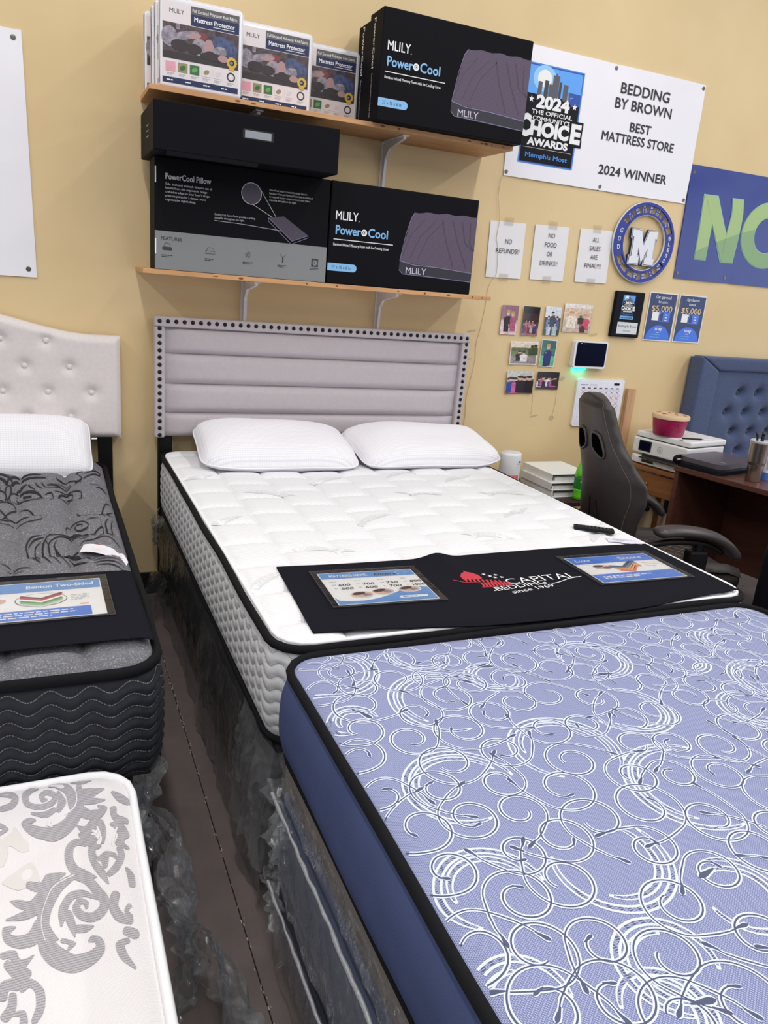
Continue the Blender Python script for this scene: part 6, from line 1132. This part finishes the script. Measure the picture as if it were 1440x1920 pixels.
def chair_w(t_):
    K=[(0,.19),(.12,.215),(.28,.25),(.44,.282),(.54,.284),(.65,.238),(.76,.185),(.86,.158),(.93,.142),(.955,.129),(.975,.109),(.99,.078),(1,.03)]
    for (a,wa),(b,wb) in zip(K,K[1:]):
        if t_<=b: q=sm((t_-a)/(b-a))*.5+.5*(t_-a)/(b-a); return wa+(wb-wa)*q
    return K[-1][1]
def chair_c(t_): return (-.215-.155*t_-.03*t_*t_, .455+.745*t_)
def cpt(y_,t_,back):
    w_=chair_w(t_); cx,cz=chair_c(t_); th=.062*(1-.30*t_)*(1 if t_<.95 else .7); q=max(0,1-abs(y_/w_)**3.0)**.5; wing=.055*abs(y_/.27)**2*math.exp(-((t_-.5)/.22)**2)
    return (cx+(-1 if back else 1)*th*q+wing,y_,cz)
rows=[]; NR=80
for j in range(NR+1):
    t_=j/NR; w_=chair_w(t_); row=[]
    for k in range(40):
        a=2*PI*k/40; y_=w_*math.copysign(abs(math.cos(a))**.75,math.cos(a)); row.append(cpt(y_,t_,math.sin(a)>0) if abs(math.sin(a))>1e-6 else cpt(y_,t_,True))
    rows.append(row)
bkm=MB().grid(rows,closeu=True); bkm.f.append(tuple(range(40))); bkm.m.append(0); bkm.f.append(tuple(NR*40+k for k in range(40))); bkm.m.append(0)
back=obj('backrest',bkm,LE,ch,smooth=True,local=True,fixn=True)
for s_ in (-1,1):
    pts=[]
    for j in range(4,78):
        t_=j/NR; q=cpt(s_*chair_w(t_)*.86,t_,True); pts.append((q[0]-.0008,q[1],q[2]))
    obj('edge_seam',MB().tube(pts,.0016,5),PIPE,back,smooth=True,local=True)
    pts=[(lambda q:(q[0]-.001,q[1],q[2]))(cpt(s_*(.03+.10*(1-j/14)**2),.05+.33*j/14,True)) for j in range(15)]
    obj('panel_seam',MB().tube(pts,.003,5),BLKPL,back,smooth=True,local=True)
    loop=[(.034,.69),(.100,.645),(.124,.665),(.118,.72),(.095,.775),(.040,.775)]
    ring=[(lambda q:(q[0]-.003,q[1],q[2]))(cpt(s_*a,b,True)) for a,b in catmull(loop,4,True)]
    obj('harness_frame',MB().tube(ring,.0065,6,closed=True),M('harness_grey',(66,62,62),.4),back,smooth=True,local=True)
    obj('harness_dark_inset',MB().add([Vector(q)+Vector((-.004,0,0)) for q in ring],[tuple(range(len(ring)))]),M('opening_shade',(5,5,7),.9,spec=0),back,local=True)  # black sheet over the closed back, painted as the shade inside a hole
obj('recline_bar',MB().box(-.27,-.16,-.235,.235,.40,.46,.01,2),BLKMETAL,ch,local=True)
for s_ in (-1,1):
    y=s_*.318
    ar=obj('armrest_post',MB().tube([(.02,s_*.20,.405),(.02,y,.405),(.025,y,.44),(.03,y,.63)],[.018,.02,.026,.024],8).box(-.02,.07,y-.028,y+.028,.50,.60,.012,2),BLKPL,ch,local=True)
    path=catmull([(-.185,y,.668),(-.16,y,.676),(-.06,y,.682),(.06,y,.668),(.15,y,.630),(.205,y,.582),(.222,y,.560)],5); n_=len(path)
    obj('armrest_pad',MB().tube(path,[.016+.030*min(1,min(k,n_-1-k)/5) for k in range(n_)],12,flat=.52),M('arm_pad',(58,52,54),.35,spec=.5),ar,smooth=True,local=True)
    obj('armrest_under',MB().tube([(q[0],q[1],q[2]-.020) for q in catmull([(-.24,s_*.27,.60),(-.16,y,.645),(-.06,y,.655),(.06,y,.645),(.14,y,.61)],5)],.020,8,flat=.7),BLKPL,ar,smooth=True,local=True)
# ------------------------------------------------------------------ black case at the right edge
cs=thing('wheeled_case','black rounded case on the floor at the right edge','case',(2.165,-1.66,0)); CB_=M('case_black',(15,16,22),.42,spec=.4)
pts=[(1.905,.03),(2.43,.03)]+[(2.43-.20+.20*math.cos(a),.60+.20*math.sin(a)) for a in (PI/2*k/10 for k in range(11))]+[(1.905+.20-.20*math.sin(a),.60+.20*math.cos(a)) for a in (PI/2*k/10 for k in range(11))]
bm_=bmesh.new(); vs=[bm_.verts.new((x,-1.80,z)) for x,z in pts]; f=bm_.faces.new(vs); r_=bmesh.ops.extrude_face_region(bm_,geom=[f])
for v in [g for g in r_['geom'] if isinstance(g,bmesh.types.BMVert)]: v.co.y=-1.52
bmesh.ops.recalc_face_normals(bm_,faces=bm_.faces[:]); bmesh.ops.bevel(bm_,geom=[e_ for e_ in bm_.edges if abs(e_.verts[0].co.y-e_.verts[1].co.y)<1e-5],offset=.035,segments=4,affect='EDGES',profile=.5)
obj('shell',MB().bm(bm_),CB_,cs,auto=40)
obj('recess_trim',MB().tube([(2.05+.09*math.cos(a)*(1.25 if abs(math.cos(a))>.5 else 1),-1.803,.44+.06*math.sin(a)*(1.2 if abs(math.sin(a))>.5 else 1)) for a in (2*PI*k/24 for k in range(24))],.004,6,closed=True),M('trim_grey',(70,70,80),.4),cs,smooth=True)
obj('top_highlight',MB().tube([(1.905+.20-.20*math.sin(a),-1.66,.604+.20*math.cos(a)) for a in (PI/2*k/10 for k in range(11))],.006,6),M('highlight_brown',(90,80,78),.4),cs,smooth=True)  # thin brown-grey tube paints the highlight along the rounded top corner
for x in (1.96,2.37):
    for y in (-1.76,-1.56): obj('wheel',MB().tube([(x-.012,y,.022),(x+.012,y,.022)],.022,12),BLKPL,cs)
